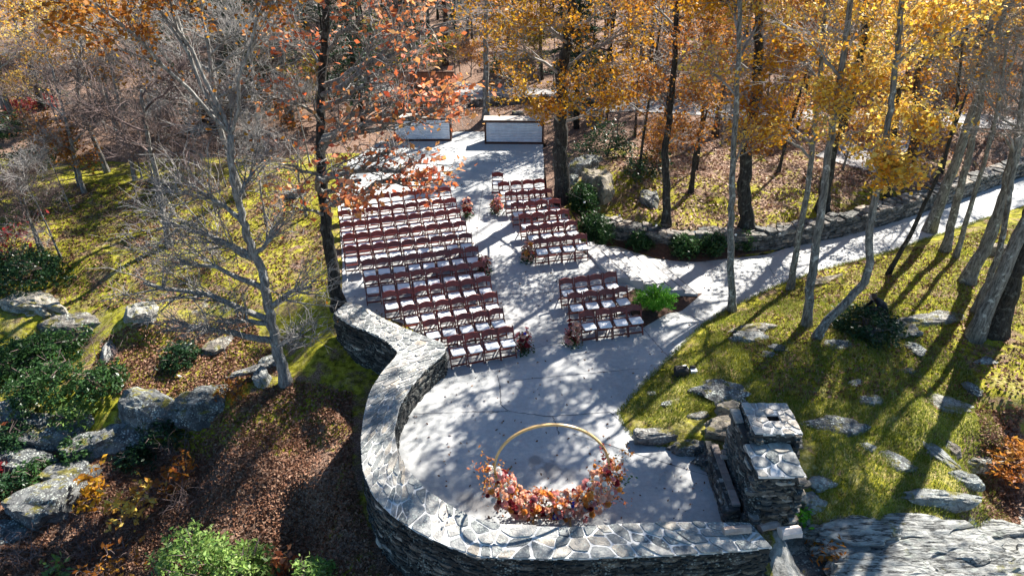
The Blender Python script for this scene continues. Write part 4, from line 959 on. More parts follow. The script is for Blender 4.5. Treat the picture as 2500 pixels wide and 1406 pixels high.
tree_px([(1372, 488), (1368, 420), (1366, 340), (1372, 260), (1370, 180), (1395, 60), (1400, -100)], .72, [(1260, 120, -1, 1.8, .9), (1330, 60, -1, 1.7, .9), (1250, 220, -1, 1.2, .6), (1420, 230, -1, 1.5, .9), (1500, 150, -1, 1.7, .9), (1460, 30, 0, 2, .9), (1330, 270, -1.5, .9, .8), (1580, 60, 0, 1.8, .8), (1240, 10, 0, 1.8, .8), (1500, 245, -1, .8, .7), (1400, -150, 0, 2.6, .7)],
    'massive fissured oak with golden leaves beside the upper right chairs', 15, shade_crown=(8, 3.2, 10, 14), bark='bark_dark', leafm='leaf_gold', leafn=9)
tree_px([(1187, 292), (1187, 200), (1185, 100), (1190, -50)], .42, [(1150, 40, 0, 1.6, .15), (1215, 60, 0, 1.6, .6), (1190, -100, 0, 2.2, .6)], 'straight grey trunk directly behind the right bar', 16, leafm='leaf_gold')
tree_px([(2165, 505), (2170, 420), (2180, 330), (2200, 200)], .42, [(2230, 280, 0, 1.4, .7), (2160, 180, 0, 1.6, .8)], 'dark trunk behind the drystone wall, under yellow leaves', 17, bark='bark_dark', leafm='leaf_yellow')
tree_px([(2220, 395), (2240, 330), (2230, 240), (2260, 100)], .5, [(2300, 180, 0, 2, .7), (2230, 60, 0, 2.2, .8), (2370, 60, 1, 2, .6)], 'thick brown trunk in front of the gravel clearing', 18, bark='bark_brown', leafm='leaf_gold')
# left side
tree_px([(700, 935), (685, 880), (668, 820), (655, 740), (640, 660), (608, 600), (590, 520), (570, 450), (560, 330)], .38,
    [(520, 590, -.3, 1.5, 0), (440, 640, -.5, 1.5, 0), (560, 780, -.8, 1.3, 0), (460, 800, -1, 1.3, 0), (760, 700, -.3, 1.2, .02), (740, 820, -.6, .9, 0), (480, 470, 0, 1.7, .02), (620, 420, .5, 1.4, .1), (390, 540, 0, 1.4, 0), (560, 310, .5, 1.5, .1), (350, 690, -.6, 1.2, 0), (680, 560, .3, 1, 0)],
    'bare lichened grey tree spreading low below the left chairs', 21, shade_crown=(7, 3, 10.8, 12.6), leafm='leaf_rust', bark='bark_pale', limbm='bark_pale', thick=1.9, twigs=11, sub=12, twig_r=.008)  # bare in view; its leafy top is unseen and added for shade
tree_px([(826, 745), (812, 660), (795, 560), (788, 470), (785, 380), (782, 280), (790, 150), (800, -20)], .46,
    [(720, 250, -1, 1.4, .3), (860, 300, -2, 1.4, .35), (960, 365, -3, 1.0, .1), (1075, 250, -3.5, .9, .3), (880, 440, -4, 1.2, .28), (980, 420, -4.2, 1.2, .25), (680, 400, -1, 1.3, .2), (900, 190, -2, 1.4, .2), (1020, 225, -3, 1.3, .25), (1110, 250, -3.5, .8, .5), (760, 120, 0, 1.5, .35), (880, 60, -1, 1.7, .35), (1000, 110, -2, 1.4, .3), (1100, 60, -1, 1.5, .4), (700, 500, -1.5, .9, .3), (860, 480, -4.5, .8, .5), (1080, 440, -4.5, .6, .45)],
    'red oak with reaching branches over the left rows of chairs', 22, shade_crown=(14, 4.6, 10.6, 13), limbm='bark_grey', thick=1.2, bark='bark_dark', leafm='leaf_red', twigs=9, sub=8, leafn=9, leaf=.15, spread=.16)
tree_px([(412, 602), (400, 520), (385, 440), (360, 340), (345, 220)], .28, [(420, 330, 0, 2, 0), (300, 330, 0, 1.9, 0), (360, 210, 0, 2, .05), (240, 260, 0, 1.6, .05), (450, 200, .5, 1.9, 0)], 'bare brownish tree, centre of the mossy left slope', 23, thick=1.3, twigs=12, sub=12, twigm='twig_brown', twig_r=.01)
tree_px([(590, 480), (560, 380), (530, 300), (520, 200), (500, 60)], .34, [(480, 250, 0, 2, 0), (600, 200, 0, 2, .05), (430, 130, 0, 2.1, 0), (560, 90, 0, 2, .08), (650, 90, 1, 2, .15), (380, 40, 0, 2, .03), (500, -60, 0, 2.2, .05)], 'pale forked bare tree standing behind the red oak', 24, bark='bark_pale', limbm='bark_pale', thick=1.6, twigs=11, sub=10, twig_r=.009)
tree_px([(262, 420), (225, 330), (195, 270), (188, 210), (200, 100)], .26, [(180, 120, 0, 1.8, .7), (260, 170, 0, 1.6, .8), (120, 150, 0, 1.6, .7), (290, 60, 0, 1.8, .6), (330, 250, 0, 1.4, .05)], 'slim crooked tree with gold leaves on the upper left slope', 25, leafm='leaf_gold', leafn=8)
tree_px([(48, 315), (15, 250), (0, 200), (-10, 60)], .36, [(60, 130, 0, 1.8, .8), (-20, 60, 0, 2, .8), (130, 60, 0, 2, .8), (40, 210, -.5, 1.2, .6)], 'leaning gold-leaved tree at the far left edge', 26, leafm='leaf_yellow')
tree_px([(105, 270), (85, 200), (60, 100), (50, -50)], .4, [(120, 30, 0, 2.2, .8), (30, 60, 0, 2.2, .8), (200, 60, 0, 1.8, .7)], 'dark trunk beside the crimson bush at upper left', 27, bark='bark_dark', leafm='leaf_gold')
tree_px([(300, 355), (275, 280), (255, 200), (230, 60)], .36, [(230, 130, 0, 1.8, .5), (330, 60, 0, 2, .3), (200, 20, 0, 2, .7)], 'grey trunk in shade left of the bare brownish tree', 28, leafm='leaf_gold')
tree_px([(560, 300), (545, 210), (535, 100), (530, -60)], .5, [(560, 60, 0, 2.2, .1), (480, 30, 0, 2, .1)], 'dark thick trunk deep behind the bare left trees', 29, bark='bark_dark')
# unseen trees added outside the frame on the sunny side to dapple the terrace
def shade_tree(x, y, h, seed, blobs, leafm, lab):
    z = gz(x, y); make_tree((x, y, z), [(x, y, z), (x + .2, y, z + h * .4), (x + .1, y + .3, z + h * .8), (x, y + .2, z + h)], (.22, .08), [((x + a, y + b, z + c), r, d) for a, b, c, r, d in blobs], lab, seed, leafm=leafm)
rs = random.Random(91)
def crown(h, r, n, dens):
    return [(rs.uniform(-r, r), rs.uniform(-r, r), h * rs.uniform(.72, 1.05), rs.uniform(1.2, 1.7), dens) for _ in range(n)]
shade_tree(14.2, 17.4, 13, 31, crown(13, 2.4, 6, .7), 'leaf_gold', 'unseen shade tree added beyond the right edge, nearest the camera')
shade_tree(17.5, 26, 14, 33, crown(14, 3, 8, .6), 'leaf_rust', 'unseen shade tree added beyond the right edge, above the path')
FOREST = []
def forest():
    rr = random.Random(17)
    # five kinds of forest tree, meshes shared between the copies
    kinds = []
    for k, (bark, leafm, dens, nb, lab, w_) in enumerate([('bark_dark', 'leaf_gold', .6, 9, 'gold-leaved tree', .3), ('bark_grey', None, 0, 7, 'bare grey trunk', .3), ('bark_dark', 'leaf_rust', .55, 8, 'rust-leaved tree', .26), ('bark_grey', 'leaf_yellow', .6, 8, 'yellow-leaved tree', .24), ('bark_brown', None, 0, 6, 'bare brown trunk', .36), ('bark_dark', None, 0, 5, 'thin dark trunk', .16)]):
        H = 13; path = [(0, 0, 0), (rr.uniform(-.2, .2), 0, 3), (rr.uniform(-.4, .4), .1, 7), (rr.uniform(-.6, .6), .2, H)]
        bl = []
        for _ in range(nb):
            a = rr.uniform(0, 6.28); q = rr.uniform(.6, 2.4); zz = rr.uniform(3.2 if dens else 4, H); bl.append((Vector((q * math.cos(a), q * math.sin(a), zz)), rr.uniform(1.1, 1.8), dens))
        tr, br, lp_ = tree_parts([Vector(p) for p in path], (w_ / 2, .05), bl, 200 + k, twigs=9, sub=8, leafn=7, twig_r=.012, sides=7, spread=.15)
        tm = tr.me('trunk', M[bark], True); bm_ = br.me('branches', [M['twig' if k % 2 else 'twig_brown']] * 2, True); lm = None
        if lp_ is not None: V, F = leaf_arrays(lp_, .17, np.random.RandomState(k)); lm = quick_mesh('foliage', V, F, M[leafm])
        kinds.append((tm, bm_, lm, lab))
    # conifer
    H = 10; tr = MB(); tr.tube([(0, 0, -.3), (0, 0, 5), (0, 0, H)], [.16, .1, .02], 7); pts = []
    br = MB()
    for i in range(70):
        z = 1.2 + (H - 1.2) * i / 70; L = 2.1 * (1 - z / H) + .3; a = i * 2.4; e = Vector((math.cos(a) * L, math.sin(a) * L, z - .25 * L)); br.tube([(0, 0, z), tuple(e)], [.025, .006], 3, False)
        for _ in range(110):
            t = rr.uniform(.12, 1); pts.append((e.x * t + rr.gauss(0, .16), e.y * t + rr.gauss(0, .16), z - .25 * L * t + rr.gauss(0, .06)))
    V, F = leaf_arrays(np.array(pts), .2, np.random.RandomState(9), asp=.22); kinds.append((tr.me('trunk', M['bark_dark'], True), br.me('branches', M['twig_brown'], True), quick_mesh('foliage', V, F, M['needle']), 'dark evergreen'))
    def put(k, x, y, s=1):
        tm, bm_, lm, lab = kinds[k]; z = gz(x, y); px, py = proj((x, y, z))
        zs = (('at the far left edge', 160), ('behind the crimson bushes', 330), ('behind the bare brown tree', 480), ('behind the pale forked tree', 640), ('left of the red oak trunk', 790), ('left of the board wall', 950), ('behind the board wall', 1130), ('between the two bars', 1190), ('behind the right bar', 1330), ('behind the massive oak', 1420), ('behind the boulders', 1560), ('behind the mossy slope', 1700), ('left of the stout oak', 1830), ('right of the stout oak', 1980), ('behind the yellow crowns', 2120), ('behind the gravel clearing', 2280), ('above the path end', 2400), ('at the far right edge', 99999))
        zone = next(z_ for z_, q in zs if px < q); dist = 'near' if y < 42 else 'midway back' if y < 58 else 'deep'
        size = 'slim ' if s < .9 else 'stout ' if s > 1.06 else ''; ln = rr.uniform(-.07, .07); lean = ', leaning left' if ln < -.03 else ', leaning right' if ln > .03 else ''
        t = empty('tree' if k != 6 else 'pine_tree', (x, y, z - .1), size + lab + lean + ', ' + dist + ' ' + zone, 'tree', 'woodland trees behind the terrace'); t.scale = (s, s, s * rr.uniform(.9, 1.1)); t.rotation_euler = (rr.uniform(-.04, .04), ln, rr.uniform(0, 6.28) if not lean else rr.uniform(-.3, .3))
        FOREST.append((t, px))
        link('trunk', tm, t); link('branches', bm_, t)
        if lm: link('foliage', lm, t, kind='stuff')
    placed = []
    road = [(p.x, p.y) for p in ROADL]
    tries = 0
    while len(placed) < 290 and tries < 9000:
        tries += 1; y = 35 + 62 * rr.random() ** 1.15; hw = y * .82 + 3; x = rr.uniform(-hw, hw)
        if min(math.hypot(x - a, y - b) for a, b in road) < 2.2: continue
        px, py = proj((x, y, gz(x, y)))
        if 900 < px < 1360 and y < 42: continue
        if 2040 < px < 2260 and 290 < py < 420: continue
        md = 2.0 if y < 60 else 2.6
        if any((x - a) ** 2 + (y - b) ** 2 < md * md for a, b in placed): continue
        placed.append((x, y)); q = rr.random()
        if px < 350: k = 0 if q < .4 else 3 if q < .55 else 1 if q < .8 else 5
        elif px < 1150: k = 1 if q < .34 else 4 if q < .48 else 6 if q < .78 else 2 if q < .8 else 5
        elif px < 1250: k = 6 if q < .6 else 5
        elif px < 1700: k = 0 if q < .3 else 2 if q < .42 else 4 if q < .55 else 6 if q < .7 else 5
        else: k = 0 if q < .2 else 3 if q < .38 else 2 if q < .5 else 4 if q < .66 else 6 if q < .74 else 5
        put(k, x, y, rr.uniform(.8, 1.15))
    # nearer slim trunks among the litter on the right
    for px, py, k, s in ((1560, 420, 5, .8), (1700, 420, 5, .7), (1900, 420, 2, .6), (1745, 330, 4, .9), (1620, 250, 1, .8), (1940, 330, 5, .8), (1480, 300, 5, .9), (1550, 330, 2, .6), (2300, 420, 5, .8), (2420, 330, 3, .8), (2150, 270, 1, .9)):
        p = G(px, py); put(k, p.x, p.y, s)
# ------------------------------------------------------------------ far gravel road
ROADL = resample(smooth([G(x, y) for x, y in [(2700, 322), (2480, 302), (2330, 296), (2180, 292), (2000, 282), (1850, 276), (1700, 268), (1550, 262), (1400, 250), (1250, 232), (1050, 215), (900, 212), (600, 190)]]), 70)
def road(name, pts, w_, mat, lift=.05):
    mb = MB(); v = []
    for i, p in enumerate(pts):
        d = pts[min(i + 1, len(pts) - 1)] - pts[max(0, i - 1)]; s = Vector((-d.y, d.x, 0)).normalized(); ww = w_ * (1 + .15 * mnoise.noise(p * .5))
        for k in range(5): q = p + s * ww * (k / 4 - .5) * 2; v.append((q.x, q.y, gz(q.x, q.y) + lift))
    f = [(5 * i + k, 5 * i + 5 + k, 5 * i + 6 + k, 5 * i + k + 1) for i in range(len(pts) - 1) for k in range(4)]
    mb.add(v, f); return mb.build(name, mat, kind='structure')
road('gravel_road', ROADL, 1.5, M['gravel'])
road('gravel_path', resample(smooth([G(x, y) for x, y in [(2230, 300), (2180, 330), (2130, 370), (2060, 405)]]), 20), 1.6, M['gravel'], .06)
forest()
def unique_labels(lst):
    by = {}
    for t, px in lst: by.setdefault(t['label'], []).append((px, t))
    for lab, l in by.items():
        if len(l) > 1:
            l.sort(key=lambda q: q[0]); nm = ['leftmost', 'second left', 'third left', 'fourth left', 'fifth left', 'sixth left', 'seventh left', 'eighth left']
            if len(l) == 2: nm = ['the left one', 'the right one']
            for k, (px, t) in enumerate(l): t['label'] = lab.replace(', ', ' ', 1) + ', ' + (nm[k] if k < len(nm) - 0 and not (k == len(l) - 1) else 'rightmost' if len(l) > 2 else nm[k])
unique_labels(FOREST)
# ------------------------------------------------------------------ shrubs
def shrub(px, py, r, h, n, leafm, label, seed, leaf=.12, asp=.4, shell=.55, name='shrub', cat='shrub', group='shrubs', up=0, stems=10):
    p = G(px, py); z = gz(p.x, p.y) + up; rs_ = np.random.RandomState(seed); rr = random.Random(seed)
    t = empty(name, (p.x, p.y, z), label, cat, group); mb = MB(); ends = []
    for k in range(stems):
        a = rr.uniform(0, 6.28); q = r * rr.uniform(.2, .85); e = Vector((q * math.cos(a), q * math.sin(a), h * rr.uniform(.45, .95))); pts = curve_pts((0, 0, -.1), e, .15, 5, rr); mb.tube(pts, [.02, .017, .013, .01, .006], 4, False); ends.append(e)
        for _ in range(4):
            b_ = pts[rr.choice((2, 3, 4))]; e2 = b_ + Vector((rr.gauss(0, .3), rr.gauss(0, .3), rr.uniform(.05, .4))) * r * .7; mb.tube([b_, e2], [.01, .005], 3, False); ends.append(e2)
    mb.build('stems', M['twig_brown'], t)
    # rosettes of leaves round many stem tips
    nr = max(8, n // 9); th = rs_.uniform(0, 6.28, nr); ph = np.arccos(rs_.uniform(-.1, 1, nr)); q = (shell + (1 - shell) * rs_.uniform(0, 1, nr)); lump = np.array([1 + .28 * mnoise.noise(Vector((math.cos(a) * 1.7 + seed, math.sin(a) * 1.7, b * 1.5))) * 1.6 for a, b in zip(th, ph)])
    C = np.stack([r * q * lump * np.sin(ph) * np.cos(th), r * q * lump * np.sin(ph) * np.sin(th), h * (.12 + .88 * q * lump * np.cos(ph))], 1)
    P = np.repeat(C, 9, 0) + rs_.normal(size=(nr * 9, 3)) * leaf * .55
    V, F = leaf_arrays(P, leaf, rs_, asp=asp, up=.2); link('foliage', quick_mesh('foliage', V, F, M[leafm]), t, kind='stuff'); return t
SH = [
 (40, 1075, .9, .7, 2200, 'leaf_dark', 'dark leafy bush spilling over the edge crag'), (200, 1110, .6, .5, 1300, 'leaf_green', 'green bush growing between the dark crags'), (20, 1200, .6, .5, 1200, 'leaf_dark', 'dark bush left of the big blue-grey boulder'),
 (250, 940, .8, .7, 1800, 'leaf_green', 'green laurel uphill of the left lichened boulder'), (330, 1120, .5, .5, 900, 'leaf_dark', 'dark seedling clump below the broken rock'),
 (1425, 512, .62, 1.15, 3600, 'leaf_green', 'upper of the two round laurels beside the right chairs'), (1447, 584, .68, 1.2, 4200, 'leaf_green', 'lower of the two round laurels beside the right chairs'),
 (1562, 600, .5, .6, 1800, 'leaf_green', 'small dark laurel in the bed, nearest the steps'), (1672, 615, .62, .75, 2400, 'leaf_green', 'dark laurel in the bed, second from the steps'),
 (1738, 613, .6, .7, 2200, 'leaf_green', 'dark laurel in the bed, third from the steps'), (1815, 606, .5, .7, 800, 'leaf_green', 'green laurel in the bed beside the slim tree trunk'),
 (2110, 808, 1.1, .75, 2600, 'leaf_dark', 'dark round small-leaved shrub in front of the crouching person'),
 (60, 420, 1.2, 1.3, 1500, 'leaf_dark', 'dark rhododendron at the left edge of the slope'), (130, 385, 1.1, 1.3, 1500, 'leaf_green', 'grey-green rhododendron on the upper left slope'),
 (70, 690, 1.6, 1.2, 5700, 'leaf_dark', 'mixed thicket above the bright white outcrop'), (140, 880, 1.35, 1.1, 5320, 'leaf_green', 'wide green laurel at left, under the layered ledge'), (40, 900, 1.1, 1.1, 4180, 'leaf_green', 'green laurel cut by the left edge'),
 (120, 960, 1.1, .9, 3800, 'leaf_green', 'lower green laurel over the long dark crag'), (445, 885, .68, .6, 1400, 'leaf_dark', 'round dark laurel on the shaded moss below bare tree'),
 (400, 1060, .7, .7, 1200, 'leaf_dark', 'dark laurel between the two large lichened boulders'), (190, 1030, .6, .7, 1000, 'leaf_light', 'yellow-green bush hanging over the dark crag'),
 (470, 1400, .95, 1.1, 2600, 'leaf_light', 'large bright laurel at the bottom edge, left one'), (590, 1420, .8, 1.0, 2200, 'leaf_light', 'bright laurel at the bottom edge, middle one'), (770, 1425, .5, .6, 1000, 'leaf_light', 'small bright laurel at bottom edge nearest the parapet'),
 (60, 270, 1.0, .8, 1200, 'leaf_crimson', 'crimson bush at the foot of the upper left trees'), (120, 262, .8, .8, 900, 'leaf_crimson', 'second crimson bush beside the dark trunk'),
 (1480, 385, 1.5, 1.7, 2600, 'leaf_dark', 'large dark rhododendron behind the brown boulders'), (1560, 430, .9, 1.0, 900, 'leaf_dark', 'dark sapling on the moss behind the bed'),
 (450, 330, .8, .8, 700, 'leaf_rust', 'small rust-coloured bush behind the bare trees'), (880, 175, 1.5, 1.6, 1600, 'leaf_green', 'green bush behind the rust-coloured board wall'),
 (110, 250, 1.8, 1.5, 1500, 'leaf_green', 'grey-green bush among upper left trunks'), (1945, 1260, .3, .3, 400, 'leaf_fern', 'small bright weed at the fireplace foot'),
 (90, 1160, .5, .4, 600, 'leaf_green', 'small green plant on the dark crag'), (2050, 1345, .6, .3, 700, 'leaf_rust', 'reddish brush on the edge of the bedrock'), (2470, 1130, .9, .4, 900, 'leaf_rust', 'reddish brush in the leafy hollow at right'),
 (10, 1150, .25, .6, 160, 'leaf_crimson', 'red-leaved sapling at the lower left edge'), (570, 960, .5, .4, 300, 'leaf_rust', 'rusty seedling below the lichened boulders'),
]
for i, s in enumerate(SH): shrub(*s[:6], s[6], 300 + i)
def fern():
    p = onc(1595, 762); rr = random.Random(8); t = empty('fern', (p.x, p.y, p.z), 'bright green feathery fern clump between the chairs and path', 'plant'); mb = MB(); P = []
    for k in range(90):
        a = rr.uniform(0, 6.28); L = rr.uniform(.45, .8); hh = rr.uniform(.55, 1.0); pts = []
        for i in range(7): u = i / 6; pts.append(Vector((math.cos(a) * L * u, math.sin(a) * L * u, hh * (1.9 * u - 1.15 * u * u))))
        mb.tube(pts, [.006] * 7, 3, False)
        for _ in range(60):
            u = rr.uniform(.15, 1) * 5.99; i = int(u); q = pts[i].lerp(pts[i + 1], u - i); P.append((q.x + rr.gauss(0, .04), q.y + rr.gauss(0, .04), q.z + rr.gauss(0, .03)))
    mb.build('stems', M['leaf_fern'], t); V, F = leaf_arrays(np.array(P), .075, np.random.RandomState(8), asp=.4); link('fronds', quick_mesh('fronds', V, F, M['leaf_fern']), t, kind='stuff')
fern()
def brush(px, py, r, h, n, label, seed, leafm=None, ln=0, twigm='twig_brown'):
    """leafless bramble / sapling: arching stems with side twigs"""
    p = G(px, py); z = gz(p.x, p.y); rr = random.Random(seed); t = empty('sapling', (p.x, p.y, z), label, 'sapling', 'leafless saplings on the left slope'); mb = MB(); LP = []
    for k in range(n):
        a = rr.uniform(0, 6.28); q = r * rr.uniform(.2, 1); e = Vector((q * math.cos(a), q * math.sin(a), h * rr.uniform(.5, 1))); s = Vector((rr.uniform(-.4, .4) * r, rr.uniform(-.4, .4) * r, -.1)); pts = curve_pts(s, e, .2, 6, rr); mb.tube(pts, [.014, .012, .01, .008, .006, .004], 4, False)
        for _ in range(7):
            i = rr.randrange(2, 6); d = Vector((rr.gauss(0, 1), rr.gauss(0, 1), rr.gauss(.3, .6))).normalized() * h * rr.uniform(.15, .4); mb.tube([pts[i], pts[i] + d * .5 + Vector((0, 0, .03)), pts[i] + d], [.006, .005, .003], 3, False)
            for _ in range(ln): LP.append(tuple(pts[i] + d * rr.uniform(.6, 1.1) + Vector((rr.gauss(0, .05), rr.gauss(0, .05), rr.gauss(0, .04)))))
    mb.build('stems', M[twigm], t)
    if LP and leafm: V, F = leaf_arrays(np.array(LP), .17, np.random.RandomState(seed), asp=.5); link('foliage', quick_mesh('foliage', V, F, M[leafm]), t, kind='stuff')
BR = [(330, 1270, .8, 1.2, 9, 'yellow-leaved sapling in the dark hollow at lower left', 'leaf_yellow', 4), (420, 1200, .7, 1.1, 8, 'orange-leaved sapling right of the yellow one', 'leaf_rust', 4), (240, 1230, .6, .9, 7, 'gold sapling against the dark crag', 'leaf_gold', 4), (200, 1340, 1.1, .9, 14, 'leafless bramble thicket along the lower left edge', None, 0), (80, 1370, 1.0, .9, 13, 'leafless bramble in the bottom left corner', None, 0), (290, 1420, 1.0, .8, 13, 'brambles with scattered leaves below the yellow sapling', 'leaf_rust', 1), (450, 1240, .8, 1.1, 9, 'reddish bare stems right of the yellow sapling', None, 0), (440, 1110, .6, 1.0, 8, 'bare canes in front of the lichened boulders', None, 0),
      (700, 1400, .35, .6, 6, 'pink-leaved sprig at the bottom edge', 'leaf_red', 2), (420, 1400, .4, .6, 6, 'crimson sprig beside the bright laurel', 'leaf_crimson', 3), (40, 620, 1.4, 1.2, 20, 'dark red twiggy bush above the thicket', 'leaf_crimson', 1), (250, 880, 1.0, .8, 12, 'grey bare twigs beside the white rib of rock', None, 0), (560, 720, 1.2, 1.0, 14, 'low bare brush under the spreading grey tree', None, 0), (330, 560, 1.3, 1.2, 16, 'low bare brush on the mossy slope at left', None, 0), (2480, 1200, .8, .5, 10, 'bare brush in the hollow at the right edge', None, 0), (10, 1090, .3, .7, 5, 'red and orange leaved stems at the left edge', 'leaf_red', 2),
      (1600, 430, .8, 1.2, 8, 'thin stems in the shade behind the bed', 'leaf_dark', 2), (720, 330, 1.2, 1.3, 12, 'rusty undergrowth left of the board wall', 'leaf_rust', 2), (150, 1400, .7, .5, 9, 'tangled brown stems at the bottom left', 'leaf_light', 1)]
for i, (px, py, r, h, n, lab, lm, ln) in enumerate(BR): brush(px, py, r, h, n, lab, 500 + i, lm, ln)
def understorey():
    rr = random.Random(77); kinds = []
    for k, (H, lm, dens, tw) in enumerate(((4.2, None, 0, 'twig_brown'), (5, None, 0, 'twig'), (3.4, 'leaf_rust', .5, 'twig_brown'), (3.6, 'leaf_olive', .4, 'twig_brown'))):
        bl = []
        for _ in range(6): a = rr.uniform(0, 6.28); q = rr.uniform(.2, 1.1); bl.append((Vector((q * math.cos(a), q * math.sin(a), H * rr.uniform(.35, .95))), rr.uniform(.7, 1.1), dens))
        tr, br, lp_ = tree_parts([Vector((0, 0, 0)), Vector((.1, 0, H * .4)), Vector((.3 * rr.uniform(-1, 1), .1, H * .8))], (.06, .015), bl, 900 + k, twigs=10, sub=9, leafn=6, twig_r=.007, sides=5, spread=.15)
        lmsh = None
        if lp_ is not None: V, F = leaf_arrays(lp_, .12, np.random.RandomState(k)); lmsh = quick_mesh('foliage', V, F, M[lm])
        kinds.append((tr.me('trunk', M['bark_grey'], True), br.me('branches', [M[tw]] * 2), lmsh, ('bare brown sapling', 'bare grey sapling', 'rust-leaved sapling', 'olive-leaved sapling')[k]))
    lst = []
    spots = []
    for (x0, x1, y0, y1, n, wts) in ((0, 800, 235, 330, 26, (5, 4, 1.5, .6)), (150, 760, 330, 560, 16, (5, 4, .6, 0)), (650, 1180, 150, 230, 16, (2, 2, 1, 1.5)), (1200, 2500, 170, 290, 40, (3, 3, 3, 1)), (1480, 2450, 300, 430, 16, (2, 2, 3, 1.2)), (0, 250, 560, 700, 4, (3, 1, 0, 1))):
        for _ in range(n): spots.append((rr.uniform(x0, x1), rr.uniform(y0, y1), rr.choices(range(4), wts)[0]))
    land = ((160, 'at the left edge'), (420, 'near the bare brown tree'), (640, 'below the pale forked tree'), (850, 'near the red oak'), (1130, 'by the board wall'), (1400, 'behind the right bar'), (1650, 'above the boulders'), (1900, 'by the stout oak'), (2150, 'under the yellow crowns'), (2330, 'by the gravel clearing'), (9999, 'near the right edge'))
    for px, py, k in spots:
        p = G(px, py); ins, dd = poly_dist(np.array([p.x]), np.array([p.y]), CP2)
        if ins[0] or dd[0] < .8: continue
        tm, bm_, lm, lab = kinds[k]; s_ = rr.uniform(.6, 1.15); z = gz(p.x, p.y); row = 'far back' if py < 230 else 'halfway up' if py < 330 else 'low'
        t = empty('sapling', (p.x, p.y, z - .05), '%s, %s %s' % (lab, row, next(q for l, q in land if px < l)), 'sapling', 'saplings in the understorey', rr.uniform(0, 6.28)); t.scale = (s_, s_, s_)
        link('trunk', tm, t); link('branches', bm_, t)
        if lm: link('foliage', lm, t, kind='stuff')
        lst.append((t, px))
    unique_labels(lst)
understorey()
# more leafless trees on the left slope, whose twigs fill the upper left of the view
for i, (px, py, dx, w_, lab) in enumerate(((205, 470, -60, .2, 'bare brown tree low on the upper left slope'), (330, 440, -50, .2, 'bare brown tree between the slim gold one and centre slope'), (480, 400, -30, .22, 'bare tree in front of the pale forked one'), (640, 395, -25, .24, 'bare grey tree just left of the red oak'), (700, 300, -10, .3, 'bare grey tree behind the red oak'), (900, 262, 5, .3, 'bare tree left of the board wall'))):
    tree_px([(px, py), (px + dx * .4, py - 90), (px + dx * .8, py - 190), (px + dx * 1.3, py - 300)], w_, [(px + dx * .6 + a, py - b, c, 1.5, d) for a, b, c, d in ((-70, 150, 0, 0), (50, 170, .5, 0), (-110, 240, 0, 0), (-20, 260, 0, .02), (60, 300, .6, .04), (-60, 340, 0, .02))], lab, 40 + i, twigs=13, sub=12, twigm='twig_brown' if i % 2 == 0 else 'twig', bark='bark_pale', limbm='bark_pale', thick=1.5, twig_r=.009, leafm='leaf_rust')
for i, (px, py, r, h, m_, lab) in enumerate(((960, 165, 2.2, 2.0, 'leaf_green', 'large green rhododendron far behind the board wall'), (1060, 140, 2.2, 2.2, 'leaf_dark', 'dark rhododendron far behind the board wall, right side'), (820, 150, 2, 2, 'leaf_dark', 'dark rhododendron deep behind the red oak'), (1250, 180, 1.6, 1.4, 'leaf_green', 'green rhododendron past the low stone edging'), (700, 200, 1.8, 1.6, 'leaf_green', 'green rhododendron behind the bare grey tree'), (1420, 170, 1.8, 1.5, 'leaf_dark', 'dark rhododendron behind the massive oak'), (20, 330, 1.2, 1.2, 'leaf_green', 'green rhododendron at the left edge below leaning tree'))):
    shrub(px, py, r, h, 2600, m_, lab, 380 + i, leaf=.15)
# ------------------------------------------------------------------ ground cover (uncountable)
def scatter(name, n, regions, size, mat, seed, asp=.6, up=.12, lift=.025, label=None, stand=False, cat='leaves'):
    rs_ = np.random.RandomState(seed); XY = []
    for poly, share in regions:
        pts = [G(*q) for q in poly]; arr = np.array([(p.x, p.y) for p in pts]); k = int(n * share); got = 0
        x0, y0 = arr.min(0); x1, y1 = arr.max(0)
        while got < k:
            xs = rs_.uniform(x0, x1, k * 2); ys = rs_.uniform(y0, y1, k * 2)
            nz = np.array([mnoise.noise(Vector((a * .9, b * .9, seed))) for a, b in zip(xs, ys)]) ; keep = (nz > rs_.uniform(-.95, .25, len(xs)))
            ins, _ = poly_dist(xs, ys, arr); c_in, _ = poly_dist(xs, ys, CP2); m = ins & keep & ~c_in; XY.append(np.stack([xs[m], ys[m]], 1)[:k - got]); got += int(min(m.sum(), k - got))
            if m.sum() == 0: break
    XY = np.concatenate(XY); Z = gz_np(XY[:, 0], XY[:, 1]); P = np.stack([XY[:, 0], XY[:, 1], Z + lift + rs_.uniform(0, .02, len(Z))], 1)
    if stand:
        L = size * rs_.uniform(.5, 1.4, len(P)); a = rs_.uniform(0, 6.28, len(P)); sx = np.stack([np.cos(a), np.sin(a), 0 * a], 1) * .014; tip = P + np.stack([rs_.normal(0, .45, len(P)) * L, rs_.normal(0, .45, len(P)) * L, L], 1); P = P - np.array([0, 0, .03])
        V = np.stack([P - sx, P + sx, tip], 1).reshape(-1, 3); F = np.arange(len(P) * 3).reshape(-1, 3)
    else: V, F = leaf_arrays(P, size, rs_, up=up, asp=asp)
    o = link(name, quick_mesh(name, V, F, M[mat]), kind='stuff'); tag(o, label, cat, kind='stuff'); return o
scatter('fallen_leaves', 26000, [([(1500, 530), (1480, 400), (1600, 300), (1900, 290), (2300, 310), (2500, 330), (2500, 400), (2300, 470), (2100, 510), (1850, 560), (1650, 570)], .62), ([(1100, 290), (1200, 260), (1500, 260), (1600, 220), (2400, 230), (2500, 280), (2000, 270), (1500, 250)], .38)], .13, 'litter_pale', 1, label='pale brown fallen leaves over the forest floor behind the wall')
